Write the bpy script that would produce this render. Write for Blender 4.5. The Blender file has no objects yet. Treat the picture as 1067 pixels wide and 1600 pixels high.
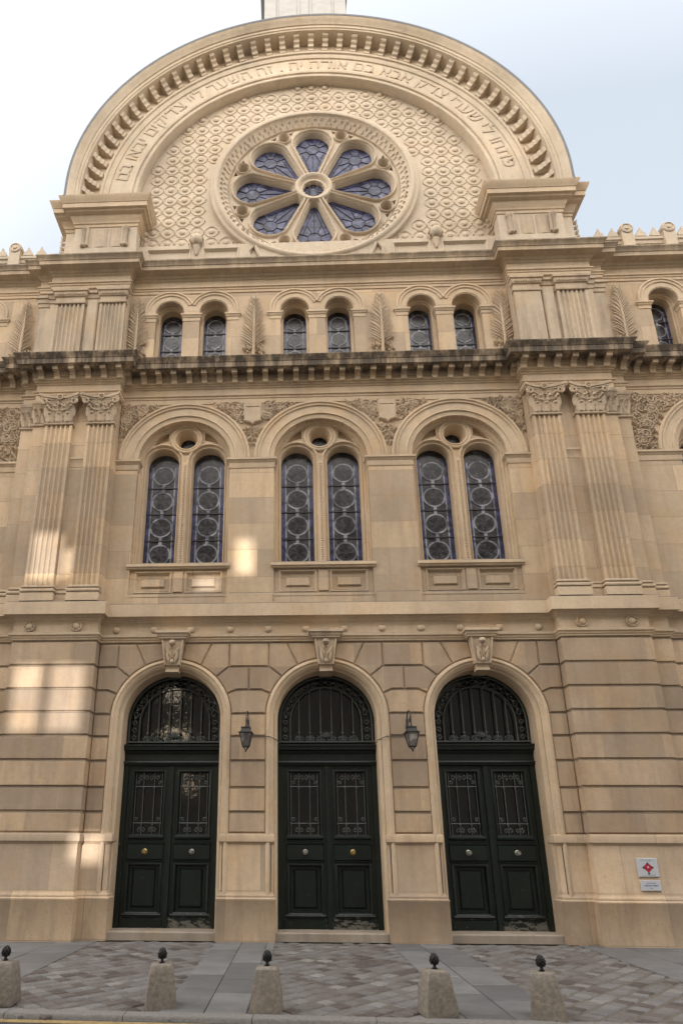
import bpy, bmesh, math, random
from mathutils import Vector, Matrix
from mathutils.geometry import tessellate_polygon
random.seed(7)
R = math.radians; PI = math.pi
scene = bpy.context.scene
C = scene.collection

# ------------------------------------------------------------------ camera
cam_d = bpy.data.cameras.new("camera"); cam = bpy.data.objects.new("camera", cam_d); C.objects.link(cam)
CX, CH, CD, YAW, PITCH, ROLL, FPX, SX, SY = (-0.6483777, 1.5549380, 11.6475914, 0.0385600, 0.3103801, 0.0038917, 967.14367, -112.08174, 213.10434)
fw = Vector((-math.sin(YAW)*math.cos(PITCH), math.cos(YAW)*math.cos(PITCH), math.sin(PITCH)))
r0 = Vector((math.cos(YAW), math.sin(YAW), 0)); u0 = r0.cross(fw)
rr = r0*math.cos(ROLL) + u0*math.sin(ROLL); uu = -r0*math.sin(ROLL) + u0*math.cos(ROLL)
M = Matrix(((rr.x, uu.x, -fw.x, CX), (rr.y, uu.y, -fw.y, -CD), (rr.z, uu.z, -fw.z, CH), (0, 0, 0, 1)))
cam.matrix_world = M
cam_d.sensor_fit = 'VERTICAL'; cam_d.sensor_height = 36.0
cam_d.lens = FPX/1600*36.0
cam_d.shift_x = -SX/1600; cam_d.shift_y = SY/1600
cam_d.clip_start = 0.05; cam_d.clip_end = 2000
scene.camera = cam

# ------------------------------------------------------------------ sky, sun, exposure
SUN_EL, SUN_AZ = R(8.0), R(6.0)           # low sun behind the camera, a little to the left
SUN = Vector((-math.sin(SUN_AZ)*math.cos(SUN_EL), -math.cos(SUN_AZ)*math.cos(SUN_EL), math.sin(SUN_EL)))
w = bpy.data.worlds.new("World"); scene.world = w; w.use_nodes = True
nt = w.node_tree; nt.nodes.clear()
sky = nt.nodes.new('ShaderNodeTexSky'); sky.sky_type = 'NISHITA'; sky.sun_disc = False
sky.sun_elevation = SUN_EL; sky.sun_rotation = PI + SUN_AZ
sky.air_density = 1.0; sky.dust_density = 4.0; sky.ozone_density = 1.0; sky.altitude = 50
# pale haze; sky behind the camera brightened as added fill on the facade
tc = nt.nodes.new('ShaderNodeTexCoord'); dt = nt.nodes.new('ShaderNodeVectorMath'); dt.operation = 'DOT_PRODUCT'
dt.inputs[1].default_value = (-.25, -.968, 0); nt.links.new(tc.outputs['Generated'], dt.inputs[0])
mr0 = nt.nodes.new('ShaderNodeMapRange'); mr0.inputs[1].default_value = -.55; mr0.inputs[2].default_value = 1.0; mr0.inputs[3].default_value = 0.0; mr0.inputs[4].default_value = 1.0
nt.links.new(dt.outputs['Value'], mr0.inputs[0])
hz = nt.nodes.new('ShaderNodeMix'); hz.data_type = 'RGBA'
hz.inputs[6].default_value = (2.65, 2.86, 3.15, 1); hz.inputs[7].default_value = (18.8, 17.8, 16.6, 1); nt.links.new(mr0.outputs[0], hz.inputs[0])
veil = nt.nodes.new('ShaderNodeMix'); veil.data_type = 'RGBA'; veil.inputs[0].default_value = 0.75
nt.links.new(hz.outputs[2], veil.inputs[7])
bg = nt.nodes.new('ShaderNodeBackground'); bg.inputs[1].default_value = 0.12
out = nt.nodes.new('ShaderNodeOutputWorld')
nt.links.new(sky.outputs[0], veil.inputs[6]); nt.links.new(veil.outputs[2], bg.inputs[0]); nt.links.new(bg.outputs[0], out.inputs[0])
sl = bpy.data.lights.new("sun", 'SUN'); sl.energy = 1.9; sl.angle = R(0.6); sl.color = (1.0, 0.96, 0.91)
so = bpy.data.objects.new("sun", sl); C.objects.link(so)
so.rotation_euler = SUN.to_track_quat('Z', 'Y').to_euler()
vs = scene.view_settings
scene.display_settings.display_device = 'sRGB'
vs.view_transform = 'Standard'; vs.look = 'None'; vs.gamma = 1.0; vs.use_curve_mapping = False
vs.exposure = 1.47
scene.render.engine = 'CYCLES'
scene.cycles.max_bounces = 8; scene.cycles.diffuse_bounces = 6; scene.cycles.glossy_bounces = 3
scene.cycles.use_denoising = True
scene.cycles.caustics_reflective = False; scene.cycles.caustics_refractive = False

# ------------------------------------------------------------------ materials
def new_mat(name):
    m = bpy.data.materials.new(name); m.use_nodes = True
    n = m.node_tree; b = n.nodes['Principled BSDF']
    return m, n, b
def N(n, t, **kw):
    x = n.nodes.new(t)
    for k, v in kw.items(): setattr(x, k, v)
    return x
def mixc(n, fac, a, b, mode='MIX'):
    x = N(n, 'ShaderNodeMix', data_type='RGBA', blend_type=mode)
    for i, v in ((0, fac), (6, a), (7, b)):
        if hasattr(v, 'links') or hasattr(v, 'is_linked'): n.links.new(v, x.inputs[i])
        else: x.inputs[i].default_value = v if i == 0 else (*v, 1)
    return x.outputs[2]
def ramp(n, fac, p0, p1, c0=(0, 0, 0), c1=(1, 1, 1)):
    x = N(n, 'ShaderNodeValToRGB'); n.links.new(fac, x.inputs[0])
    e = x.color_ramp.elements; e[0].position = p0; e[1].position = p1; e[0].color = (*c0, 1); e[1].color = (*c1, 1)
    return x.outputs[0]
def noise(n, vec, scale, detail=4, rough=.6):
    x = N(n, 'ShaderNodeTexNoise'); x.inputs['Scale'].default_value = scale; x.inputs['Detail'].default_value = detail
    x.inputs['Roughness'].default_value = rough
    if vec is not None: n.links.new(vec, x.inputs['Vector'])
    return x.outputs[0]
def scaled(n, vec, s):
    x = N(n, 'ShaderNodeMapping'); x.inputs['Scale'].default_value = s; n.links.new(vec, x.inputs['Vector']); return x.outputs[0]

def stone(name, base=(0.575, 0.45, 0.318), ashlar=None, mortar=True, soot=0.35, warm=0.5, seed=0.0, ledge=True, bump=.25, stain=None, splash=0.0):
    m, n, b = new_mat(name)
    geo = N(n, 'ShaderNodeNewGeometry'); pos = geo.outputs['Position']
    mp = N(n, 'ShaderNodeMapping'); mp.inputs['Location'].default_value = (seed, seed*.7, 0); n.links.new(pos, mp.inputs['Vector']); p = mp.outputs[0]
    c1 = tuple(x*.80 for x in base); c2 = tuple(min(1, x*1.13) for x in base)
    col = mixc(n, ramp(n, noise(n, p, .55, 5), .3, .7), c1, c2)
    orange = (base[0]*1.0, base[1]*.86, base[2]*.66)
    w_ = N(n, 'ShaderNodeMath', operation='MULTIPLY'); n.links.new(ramp(n, noise(n, p, 1.3, 4), .48, .72), w_.inputs[0]); w_.inputs[1].default_value = warm
    col = mixc(n, w_.outputs[0], col, orange)
    if ashlar:
        bw, bh, z0 = ashlar
        sx = N(n, 'ShaderNodeSeparateXYZ'); n.links.new(pos, sx.inputs[0])
        zz = N(n, 'ShaderNodeMath', operation='SUBTRACT'); n.links.new(sx.outputs[2], zz.inputs[0]); zz.inputs[1].default_value = z0
        cb = N(n, 'ShaderNodeCombineXYZ'); n.links.new(sx.outputs[0], cb.inputs[0]); n.links.new(zz.outputs[0], cb.inputs[1])
        br = N(n, 'ShaderNodeTexBrick'); n.links.new(cb.outputs[0], br.inputs['Vector'])
        br.inputs['Scale'].default_value = 1; br.inputs['Brick Width'].default_value = bw; br.inputs['Row Height'].default_value = bh
        br.inputs['Mortar Size'].default_value = .010; br.inputs['Mortar Smooth'].default_value = .5
        br.inputs['Color1'].default_value = (.64, .64, .67, 1); br.inputs['Color2'].default_value = (1.16, 1.11, 1.03, 1); br.inputs['Mortar'].default_value = (.62, .58, .52, 1) if mortar else (.9, .88, .86, 1)
        col = mixc(n, .75, col, br.outputs[0], 'MULTIPLY')
    # grey-brown streaky soot
    st = noise(n, scaled(n, p, (2.2, 2.2, .28)), 1.6, 6, .65)
    s_ = N(n, 'ShaderNodeMath', operation='MULTIPLY'); n.links.new(ramp(n, st, .47, .75), s_.inputs[0]); s_.inputs[1].default_value = soot
    col = mixc(n, s_.outputs[0], col, (base[0]*.48, base[1]*.46, base[2]*.5))
    # fine pitting
    col = mixc(n, ramp(n, noise(n, p, 38, 3), .30, .36, (1, 1, 1), (0, 0, 0)), col, (base[0]*.6, base[1]*.55, base[2]*.5))
    g = mixc(n, .18, col, ramp(n, noise(n, p, 9, 6, .7), .3, .7, (.55, .55, .55), (1.25, 1.25, 1.25)), 'MULTIPLY'); col = g
    if splash:       # grime splashed up the foot of the wall
        sz = N(n, 'ShaderNodeSeparateXYZ'); n.links.new(pos, sz.inputs[0])
        mr = N(n, 'ShaderNodeMapRange'); n.links.new(sz.outputs[2], mr.inputs[0]); mr.inputs[1].default_value = .75; mr.inputs[2].default_value = 0.0; mr.inputs[3].default_value = -.3; mr.inputs[4].default_value = .07
        ad = N(n, 'ShaderNodeMath', operation='ADD'); n.links.new(mr.outputs[0], ad.inputs[0]); n.links.new(noise(n, scaled(n, p, (1.5, 1.5, .5)), 2.4, 7, .7), ad.inputs[1])
        f_ = N(n, 'ShaderNodeMath', operation='MULTIPLY'); n.links.new(ramp(n, ad.outputs[0], .47, .68), f_.inputs[0]); f_.inputs[1].default_value = splash
        col = mixc(n, f_.outputs[0], col, (base[0]*.45, base[1]*.42, base[2]*.42))
    if ledge:        # black crust on the tops of ledges
        sn = N(n, 'ShaderNodeSeparateXYZ'); n.links.new(geo.outputs['True Normal'], sn.inputs[0])
        up = ramp(n, sn.outputs[2], .45, .8)
        col = mixc(n, up, col, (.11, .095, .08))
    if stain:        # runs of black crust on the face of the main cornice
        za, zb = stain
        sz = N(n, 'ShaderNodeSeparateXYZ'); n.links.new(pos, sz.inputs[0])
        mr = N(n, 'ShaderNodeMapRange'); n.links.new(sz.outputs[2], mr.inputs[0]); mr.inputs[1].default_value = za; mr.inputs[2].default_value = zb
        sk = noise(n, scaled(n, pos, (1.1, 1.1, .05)), 3.0, 7, .75)
        mm = N(n, 'ShaderNodeMath', operation='MULTIPLY'); n.links.new(mr.outputs[0], mm.inputs[0]); n.links.new(ramp(n, sk, .32, .54), mm.inputs[1])
        col = mixc(n, mm.outputs[0], col, (.10, .08, .062))
    n.links.new(col, b.inputs['Base Color']); b.inputs['Roughness'].default_value = .88
    b.inputs['Specular IOR Level'].default_value = .25
    bp = N(n, 'ShaderNodeBump'); bp.inputs['Strength'].default_value = bump; bp.inputs['Distance'].default_value = .02
    n.links.new(noise(n, p, 14, 8, .7), bp.inputs['Height']); n.links.new(bp.outputs[0], b.inputs['Normal'])
    return m
def flat(name, c, rough=.5, metal=0.0, spec=.5, var=0.0, bump=0.0, scale=20):
    m, n, b = new_mat(name)
    b.inputs['Base Color'].default_value = (*c, 1); b.inputs['Roughness'].default_value = rough; b.inputs['Metallic'].default_value = metal
    b.inputs['Specular IOR Level'].default_value = spec
    if var or bump:
        geo = N(n, 'ShaderNodeNewGeometry'); f = noise(n, geo.outputs['Position'], scale, 6, .65)
        if var: n.links.new(mixc(n, ramp(n, f, .3, .7), tuple(x*(1-var) for x in c), tuple(x*(1+var) for x in c)), b.inputs['Base Color'])
        if bump:
            bp = N(n, 'ShaderNodeBump'); bp.inputs['Strength'].default_value = bump; bp.inputs['Distance'].default_value = .01
            n.links.new(f, bp.inputs['Height']); n.links.new(bp.outputs[0], b.inputs['Normal'])
    return m
S_WALL = stone('limestone ashlar', ashlar=(1.35, .62, 6.22), soot=.5)
S_RUST = stone('limestone rusticated', base=(.49, .377, .268), ashlar=(1.1, .456, 3.09), mortar=False, soot=.55, seed=3.1)
S_PLINTH = stone('limestone plinth', base=(.57, .445, .318), ashlar=(1.24, .80, .02), splash=.35, soot=.6, seed=9.7, ledge=False)
S_MOLD = stone('limestone moulding', soot=.3, seed=5.3)
S_TRAC = stone('limestone tracery', base=(.575, .45, .318), soot=.3, seed=12.3, ledge=False)
S_CORN = stone('limestone cornice', soot=.35, seed=1.7, stain=(11.62, 11.85))
S_CORN3 = stone('limestone upper cornice', soot=.4, seed=2.3, stain=(14.75, 15.25))
S_CARVE = stone('limestone carving', base=(.51, .405, .295), soot=.7, seed=6.6, ledge=False)
S_PALE = stone('limestone gable', base=(.585, .49, .378), soot=.25, seed=8.2, ledge=False, warm=.3)
S_ARC = stone('limestone arch ring', base=(.60, .50, .38), soot=.3, seed=4.2, ledge=False, warm=.3)
S_LET = stone('limestone letters', base=(.53, .435, .33), soot=.4, seed=4.4, ledge=False)
S_GREY = stone('limestone grey panel', base=(.50, .405, .30), soot=.85, seed=11.0, ledge=False)
S_STEP = stone('stone step', base=(.34, .29, .235), soot=.6, seed=7.4, ledge=False)
LEAD = flat('lead sheet', (.10, .105, .115), .5, .3, var=.2)
ZINC = flat('painted zinc', (.165, .16, .15), .6, 0, var=.12, scale=3)
IRON = flat('wrought iron', (.035, .034, .033), .5, .3, var=.3)
FINIAL = flat('black painted cast iron', (.012, .011, .011), .35, .2, var=.3)
IRON_G = flat('grey iron grille', (.075, .085, .08), .5, .2, var=.3)
BRASS = flat('worn brass', (.55, .42, .18), .3, 1.0, var=.2)
STEEL = flat('worn nickel', (.45, .44, .40), .35, 1.0, var=.2)
def door_mat(name, wear):
    m, n, b = new_mat(name)
    geo = N(n, 'ShaderNodeNewGeometry'); pos = geo.outputs['Position']
    col = mixc(n, ramp(n, noise(n, pos, 3, 5), .3, .7), (.0048, .0086, .0068), (.0078, .014, .0108))
    if wear:
        sz = N(n, 'ShaderNodeSeparateXYZ'); n.links.new(pos, sz.inputs[0])
        mr = N(n, 'ShaderNodeMapRange'); n.links.new(sz.outputs[2], mr.inputs[0])
        mr.inputs[1].default_value = .46; mr.inputs[2].default_value = .16; mr.inputs[3].default_value = 0; mr.inputs[4].default_value = wear
        ad = N(n, 'ShaderNodeMath', operation='ADD'); n.links.new(noise(n, scaled(n, pos, (1, 1, 2.2)), 9, 8, .7), ad.inputs[0]); n.links.new(mr.outputs[0], ad.inputs[1])
        col = mixc(n, ramp(n, ad.outputs[0], .66, .68), col, (.14, .135, .115))
    du = N(n, 'ShaderNodeMath', operation='MULTIPLY'); n.links.new(ramp(n, noise(n, scaled(n, pos, (7, 7, .7)), 3, 7, .7), .5, .75), du.inputs[0]); du.inputs[1].default_value = .5
    col = mixc(n, du.outputs[0], col, (.030, .034, .030))
    n.links.new(col, b.inputs['Base Color']); b.inputs['Roughness'].default_value = .38; b.inputs['Specular IOR Level'].default_value = .4
    bp = N(n, 'ShaderNodeBump'); bp.inputs['Strength'].default_value = .08; bp.inputs['Distance'].default_value = .01
    n.links.new(noise(n, scaled(n, pos, (8, 8, .6)), 6, 5), bp.inputs['Height']); n.links.new(bp.outputs[0], b.inputs['Normal'])
    return m
DOOR = door_mat('dark green door paint', .04); DOOR_W = door_mat('dark green door paint worn', .22)
def glass_mat(name, c, rough, spec=.5, var=.45, sc=6):
    m, n, b = new_mat(name)
    geo = N(n, 'ShaderNodeNewGeometry')
    f = noise(n, geo.outputs['Position'], sc, 3)
    n.links.new(mixc(n, ramp(n, f, .35, .65), tuple(x*(1-var) for x in c), tuple(x*(1+var) for x in c)), b.inputs['Base Color'])
    if name != 'black window glass':
        vo = N(n, 'ShaderNodeTexVoronoi'); vo.inputs['Scale'].default_value = 8.0; n.links.new(geo.outputs['Position'], vo.inputs['Vector'])
        sp_ = N(n, 'ShaderNodeSeparateColor'); n.links.new(vo.outputs['Color'], sp_.inputs[0])
        cc = mixc(n, 1.0, ramp(n, f, .35, .65, tuple(x*(1-var) for x in c), tuple(x*(1+var) for x in c)), ramp(n, sp_.outputs[0], .1, .9, (.5, .5, .52), (1.5, 1.5, 1.45)), 'MULTIPLY')
        n.links.new(cc, b.inputs['Base Color'])
    b.inputs['Roughness'].default_value = rough; b.inputs['Specular IOR Level'].default_value = spec
    bp = N(n, 'ShaderNodeBump'); bp.inputs['Strength'].default_value = .3; bp.inputs['Distance'].default_value = .01
    n.links.new(noise(n, geo.outputs['Position'], 5, 3), bp.inputs['Height']); n.links.new(bp.outputs[0], b.inputs['Normal'])
    return m
G_DARK = glass_mat('dark leaded glass', (.042, .040, .043), .25, .35)
G_PETAL = glass_mat('darker petal glass', (.018, .016, .022), .25, .4)
G_BLUE = glass_mat('blue border glass', (.032, .036, .095), .25, .5)
G_RING = glass_mat('pale grey glass strips', (.215, .22, .265), .35, .3, var=.2)
G_ROSE = glass_mat('violet blue rose glass', (.05, .054, .115), .3, .3)
G_ROSE2 = glass_mat('pale violet rose glass', (.072, .075, .135), .3, .3)
G_ROSE3 = glass_mat('grey blue rose glass', (.045, .049, .092), .3, .3)
G_DOOR = glass_mat('black window glass', (.006, .006, .006), .06, .5)
G_LAMP = glass_mat('dusty lamp glass', (.17, .155, .145), .3, .5)
CAME = flat('lead came', (.03, .03, .04), .55, .2)
WHITE = flat('white enamel', (.50, .51, .55), .4, var=.05)
RED = flat('red enamel', (.42, .02, .045), .35); INK = flat('slate ink', (.12, .16, .22), .5); TEAL = flat('teal ink', (.20, .36, .40), .5); BLK = flat('black enamel', (.05, .04, .05), .4)
def paving_mat(name, stops, rough, bump=.3):
    m, n, b = new_mat(name)
    at = N(n, 'ShaderNodeAttribute'); at.attribute_name = 'tint'
    cr = N(n, 'ShaderNodeValToRGB'); n.links.new(at.outputs['Fac'], cr.inputs[0]); cr.color_ramp.interpolation = 'LINEAR'
    e = cr.color_ramp.elements
    for i, (p_, c) in enumerate(stops):
        x = e[i] if i < 2 else e.new(p_)
        x.position = p_; x.color = (*c, 1)
    geo = N(n, 'ShaderNodeNewGeometry')
    col = mixc(n, .55, cr.outputs[0], ramp(n, noise(n, geo.outputs['Position'], 3.0, 8, .7), .25, .75, (.5, .5, .5), (1.35, 1.33, 1.3)), 'MULTIPLY')
    col = mixc(n, ramp(n, noise(n, geo.outputs['Position'], 55, 4), .62, .72), col, (.07, .065, .06))
    n.links.new(col, b.inputs['Base Color']); b.inputs['Roughness'].default_value = rough
    bp = N(n, 'ShaderNodeBump'); bp.inputs['Strength'].default_value = bump; bp.inputs['Distance'].default_value = .01
    n.links.new(noise(n, geo.outputs['Position'], 25, 6, .7), bp.inputs['Height']); n.links.new(bp.outputs[0], b.inputs['Normal'])
    return m
SETT = paving_mat('stone setts', [(0, (.075, .062, .060)), (.22, (.115, .094, .088)), (.45, (.145, .133, .128)), (.7, (.168, .163, .165)), (1, (.235, .228, .222))], .7)
SLAB = paving_mat('granite slabs', [(0, (.115, .116, .121)), (1, (.18, .18, .185))], .65, .2)
JOINT = flat('sand joint', (.13, .115, .095), .95, var=.3, bump=.4, scale=30)
ASPH = flat('asphalt', (.05, .05, .052), .9, var=.35, bump=.6, scale=60)
KERB = flat('granite kerb', (.19, .18, .17), .8, var=.25, bump=.4, scale=30)
YEL = flat('worn yellow paint', (.30, .215, .095), .8, var=.35, scale=14)
GRAN = flat('weathered bollard stone', (.205, .178, .148), .92, var=.34, bump=.6, scale=26)
FACE = flat('pale render', (.48, .43, .36), .9, var=.08, scale=1)

# ------------------------------------------------------------------ mesh builder
class MB:
    def __init__(s): s.v = []; s.f = []; s.m = []; s.t = None
    def add(s, vs, fs, mi=0):
        o = len(s.v); s.v += [tuple(v) for v in vs]
        for f in fs: s.f.append(tuple(i+o for i in f)); s.m.append(mi)
    def box(s, x0, x1, y0, y1, z0, z1, mi=0):
        s.add([(x0, y0, z0), (x1, y0, z0), (x1, y1, z0), (x0, y1, z0), (x0, y0, z1), (x1, y0, z1), (x1, y1, z1), (x0, y1, z1)],
              [(0, 3, 2, 1), (4, 5, 6, 7), (0, 1, 5, 4), (1, 2, 6, 5), (2, 3, 7, 6), (3, 0, 4, 7)], mi)
    def cap(s, poly, y, mi=0, holes=()):
        loops = [[Vector((p[0], p[1], 0)) for p in L] for L in (poly, *holes)]
        flat_ = [p for L in loops for p in L]
        s.add([(p.x, y, p.y) for p in flat_], tessellate_polygon(loops), mi)
    def loft(s, A, B, mi=0, closed=True):
        n = len(A); k = n if closed else n-1
        s.add(list(A)+list(B), [(i, (i+1) % n, n+(i+1) % n, n+i) for i in range(k)], mi)
    def plate(s, outer, holes, yf, yb, mi=0, side=True):
        s.cap(outer, yf, mi, holes)
        for L in ((outer,) if side else ())+tuple(holes):
            s.loft([(x, yf, z) for x, z in L], [(x, yb, z) for x, z in L], mi)
    def block(s, poly, yb, yf, ch=.014, mi=0):
        p = ccw(poly); q = offset(p, ch)
        s.loft([(x, yb, z) for x, z in p], [(x, yf+ch, z) for x, z in p], mi)
        s.loft([(x, yf+ch, z) for x, z in p], [(x, yf, z) for x, z in q], mi)
        s.cap(q, yf, mi)
    def rings(s, loops, mi=0, closed=True):
        for a, b in zip(loops, loops[1:]): s.loft(a, b, mi, closed)
    def mold(s, prof, path, mi=0, ends=True):
        # prof: (d, z) bottom to top; path: plan (x, y) from left to right, outward normal to the right-hand side (-y)
        pts = [Vector(p) for p in path]; rows = []
        nr = []
        for a, b in zip(pts, pts[1:]):
            d = (b-a).normalized(); nr.append(Vector((d.y, -d.x)))
        for i, p in enumerate(pts):
            if i == 0: mv = nr[0]
            elif i == len(pts)-1: mv = nr[-1]
            else:
                a, b = nr[i-1], nr[i]; mv = (a+b)/(1+a.dot(b))
            rows.append([(p.x+mv.x*d, p.y+mv.y*d, z) for d, z in prof])
        s.rings(rows, mi, closed=False)
        if ends:
            for row, p in ((rows[0], pts[0]), (rows[-1], pts[-1])):
                k = [v for v in row]
                s.add(k+[(p.x, p.y, prof[-1][1]), (p.x, p.y, prof[0][1])], [tuple(range(len(k)+2))], mi)
    def sweep_arch(s, prof, cx, cz, zbot=None, n=32, mi=0, a0=180, a1=0):
        # prof: (r, y); stilted arch with legs to zbot
        rows = []
        if zbot is not None: rows.append([(cx-r, y, zbot) for r, y in prof])
        for i in range(n+1):
            a = R(a0+(a1-a0)*i/n); rows.append([(cx+r*math.cos(a), y, cz+r*math.sin(a)) for r, y in prof])
        if zbot is not None: rows.append([(cx+r, y, zbot) for r, y in prof])
        s.rings(rows, mi, closed=False)
    def lathe(s, prof, loc, n=16, axis='z', mi=0):
        rows = []
        for i in range(n):
            a = 2*PI*i/n; c, q = math.cos(a), math.sin(a)
            if axis == 'z': rows.append([(loc[0]+r*c, loc[1]+r*q, loc[2]+h) for r, h in prof])
            else: rows.append([(loc[0]+r*c, loc[1]+h, loc[2]+r*q) for r, h in prof])
        rows.append(rows[0]); s.rings(rows, mi, closed=False)
    def tube(s, pts, r, n=6, mi=0, caps=True):
        pts = [Vector(p) for p in pts]; rows = []
        for i, p in enumerate(pts):
            d = (pts[min(i+1, len(pts)-1)]-pts[max(i-1, 0)]).normalized()
            a = d.cross(Vector((.31, .87, .39))).normalized(); b = d.cross(a)
            rad = r[i] if isinstance(r, (list, tuple)) else r
            rows.append([tuple(p+a*rad*math.cos(2*PI*k/n)+b*rad*math.sin(2*PI*k/n)) for k in range(n)])
        s.rings(rows, mi)
        if caps:
            for row in (rows[0], rows[-1]): s.add(row, [tuple(range(n))], mi)
    def blob(s, c, rx, ry, rz, n=8, m=5, mi=0):
        rows = []
        for j in range(m+1):
            t = PI*j/m
            rows.append([(c[0]+rx*math.sin(t)*math.cos(2*PI*k/n), c[1]+ry*math.sin(t)*math.sin(2*PI*k/n), c[2]+rz*math.cos(t)) for k in range(n)])
        s.rings(rows, mi)
    def leaf(s, p, ang, L, W, y, hgt, mi=0):
        # small carved leaf lying on a wall plane, pointing along ang in the XZ plane
        c, q = math.cos(ang), math.sin(ang)
        def P(u, v, h): return (p[0]+u*c-v*q, y-h, p[1]+u*q+v*c)
        vs = [P(0, 0, 0), P(L*.35, W*.5, 0), P(L*.7, W*.38, 0), P(L, 0, hgt*.4), P(L*.7, -W*.38, 0), P(L*.35, -W*.5, 0), P(L*.35, 0, hgt), P(L*.7, 0, hgt*.9)]
        s.add(vs, [(0, 6, 1), (1, 6, 7, 2), (2, 7, 3), (3, 7, 4), (4, 7, 6, 5), (5, 6, 0)], mi)
    def build(s, name, mats, parent=None, loc=(0, 0, 0), smooth=35, **props):
        me = bpy.data.meshes.new(name); me.from_pydata(s.v, [], s.f)
        bm = bmesh.new(); bm.from_mesh(me)
        if s.t is None: bmesh.ops.remove_doubles(bm, verts=bm.verts, dist=1e-4)
        bmesh.ops.recalc_face_normals(bm, faces=bm.faces); 
        if s.t is None: bm.to_mesh(me)
        bm.free()
        if not isinstance(mats, (list, tuple)): mats = [mats]
        for m in mats: me.materials.append(m)
        if len(mats) > 1 and s.t is None and len(me.polygons) == len(s.m):
            me.polygons.foreach_set('material_index', s.m)
        if s.t is not None:
            at = me.attributes.new('tint', 'FLOAT', 'FACE'); at.data.foreach_set('value', s.t)
        if smooth:
            me.polygons.foreach_set('use_smooth', [True]*len(me.polygons)); me.set_sharp_from_angle(angle=R(smooth))
        return link(name, me, parent, loc, **props)
def link(name, me, parent=None, loc=(0, 0, 0), **props):
    o = bpy.data.objects.new(name, me); C.objects.link(o); o.location = loc
    if parent is not None: o.parent = parent
    for k, v in props.items(): o[k] = v
    return o
def again(o, parent, loc, sx=1, rz=0):
    c = o.copy(); C.objects.link(c); c.parent = parent; c.location = loc; c.scale = (sx*o.scale[0], o.scale[1], o.scale[2]); c.rotation_euler = (0, 0, rz)
    return c
def copy_tree(o, parent, loc):
    c = o.copy(); C.objects.link(c); c.parent = parent; c.location = loc
    for ch in list(o.children):
        d = ch.copy(); C.objects.link(d); d.parent = c
    return c
def empty(name, loc=(0, 0, 0), parent=None, **props):
    o = link(name, None, parent, loc, **props); o.empty_display_size = .2; return o
def area(p): return sum(a[0]*b[1]-b[0]*a[1] for a, b in zip(p, p[1:]+p[:1]))/2
def ccw(p): p = [tuple(q) for q in p]; return p if area(p) > 0 else p[::-1]
def offset(p, d):
    o = []; n = len(p)
    for i in range(n):
        a, b, c = Vector(p[i-1]), Vector(p[i]), Vector(p[(i+1) % n])
        e1 = (b-a); e2 = (c-b)
        if e1.length < 1e-7 or e2.length < 1e-7: o.append(tuple(b)); continue
        e1.normalize(); e2.normalize()
        n1 = Vector((-e1.y, e1.x)); n2 = Vector((-e2.y, e2.x)); k = max(.35, 1+n1.dot(n2))
        o.append(tuple(b+(n1+n2)*d/k))
    return o
def rect(x0, x1, z0, z1): return [(x0, z0), (x1, z0), (x1, z1), (x0, z1)]
def arch_poly(cx, r, zb, cz, n=28):
    return [(cx-r, zb), (cx+r, zb)] + [(cx+r*math.cos(PI*i/n), cz+r*math.sin(PI*i/n)) for i in range(n+1)]
def circ(cx, cz, r, n=32, a0=0): return [(cx+r*math.cos(a0+2*PI*i/n), cz+r*math.sin(a0+2*PI*i/n)) for i in range(n)]
def arc(cx, cz, r, a0, a1, n=8): return [(cx+r*math.cos(R(a0+(a1-a0)*i/n)), cz+r*math.sin(R(a0+(a1-a0)*i/n))) for i in range(n+1)]
def mirror_path(p): return [(-x, y) for x, y in reversed(p)]

S = 3.0; XB = 4.5; XS = 6.2; XW = 6.62; XE = 13.5
syn = empty('synagogue', (0, 0, 0), label='pale limestone synagogue facade with round gable, flower rose window and three arched green doors', category='building')

# ================================================================== GROUND STOREY
DC, DR = 3.92, .95                    # door arch centre height and clear radius
GZ = 5.42
m = MB()
m.plate(rect(-XB, XB, 1.6, GZ+.02), [], .03, .06) if False else None
outer = [(-XB, 0.0)]
for cx in (-S, 0, S):
    outer += [(cx-1.0, 0.0)] + [(cx-1.0*math.cos(PI*i/28), DC+1.0*math.sin(PI*i/28)) for i in range(29)] + [(cx+1.0, 0.0)]
outer += [(XB, 0.0), (XB, GZ+.02), (-XB, GZ+.02)]
m.cap(outer, .035)
# rusticated blocks of the centre bay
g = .012; RX = 1.165
zc = [1.79, 2.16, 2.60, 3.09, 3.55, 3.985]
def A(a): return (RX*math.cos(R(a)), DC+RX*math.sin(R(a)))
def put(poly, cx, sgn):
    p = [(cx+sgn*x, z) for x, z in poly]; m.block(offset(ccw(p), g), .035, 0.0, .019)
piers = [(-S, 1), (0, -1), (0, 1), (S, -1)]
for cx, sg in ((-S, 1), (0, 1)):      # whole blocks shared by two doors
    for a, b in zip(zc, zc[1:]): put(rect(RX-.012, 2*1.5-RX+.012, a, b), cx, sg)
    L = [(RX-.012, 3.985)]+arc(0, DC, RX, 4, 23, 6)+[(1.26, 4.455)]
    put(L+[(3-x, z) for x, z in reversed(L)], cx, sg)
    put(rect(1.11, 1.89, 4.925, GZ), cx, sg)
for cx, sg in ((-S, -1), (S, 1)):
    for a, b in zip(zc, zc[1:]): put(rect(RX-.012, 1.5, a, b), cx, sg)
    put([(RX-.012, 3.985)]+arc(0, DC, RX, 4, 23, 6)+[(1.26, 4.455), (1.5, 4.455), (1.5, 3.985)], cx, sg)
    put(rect(1.11, 1.5, 4.925, GZ), cx, sg)
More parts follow.
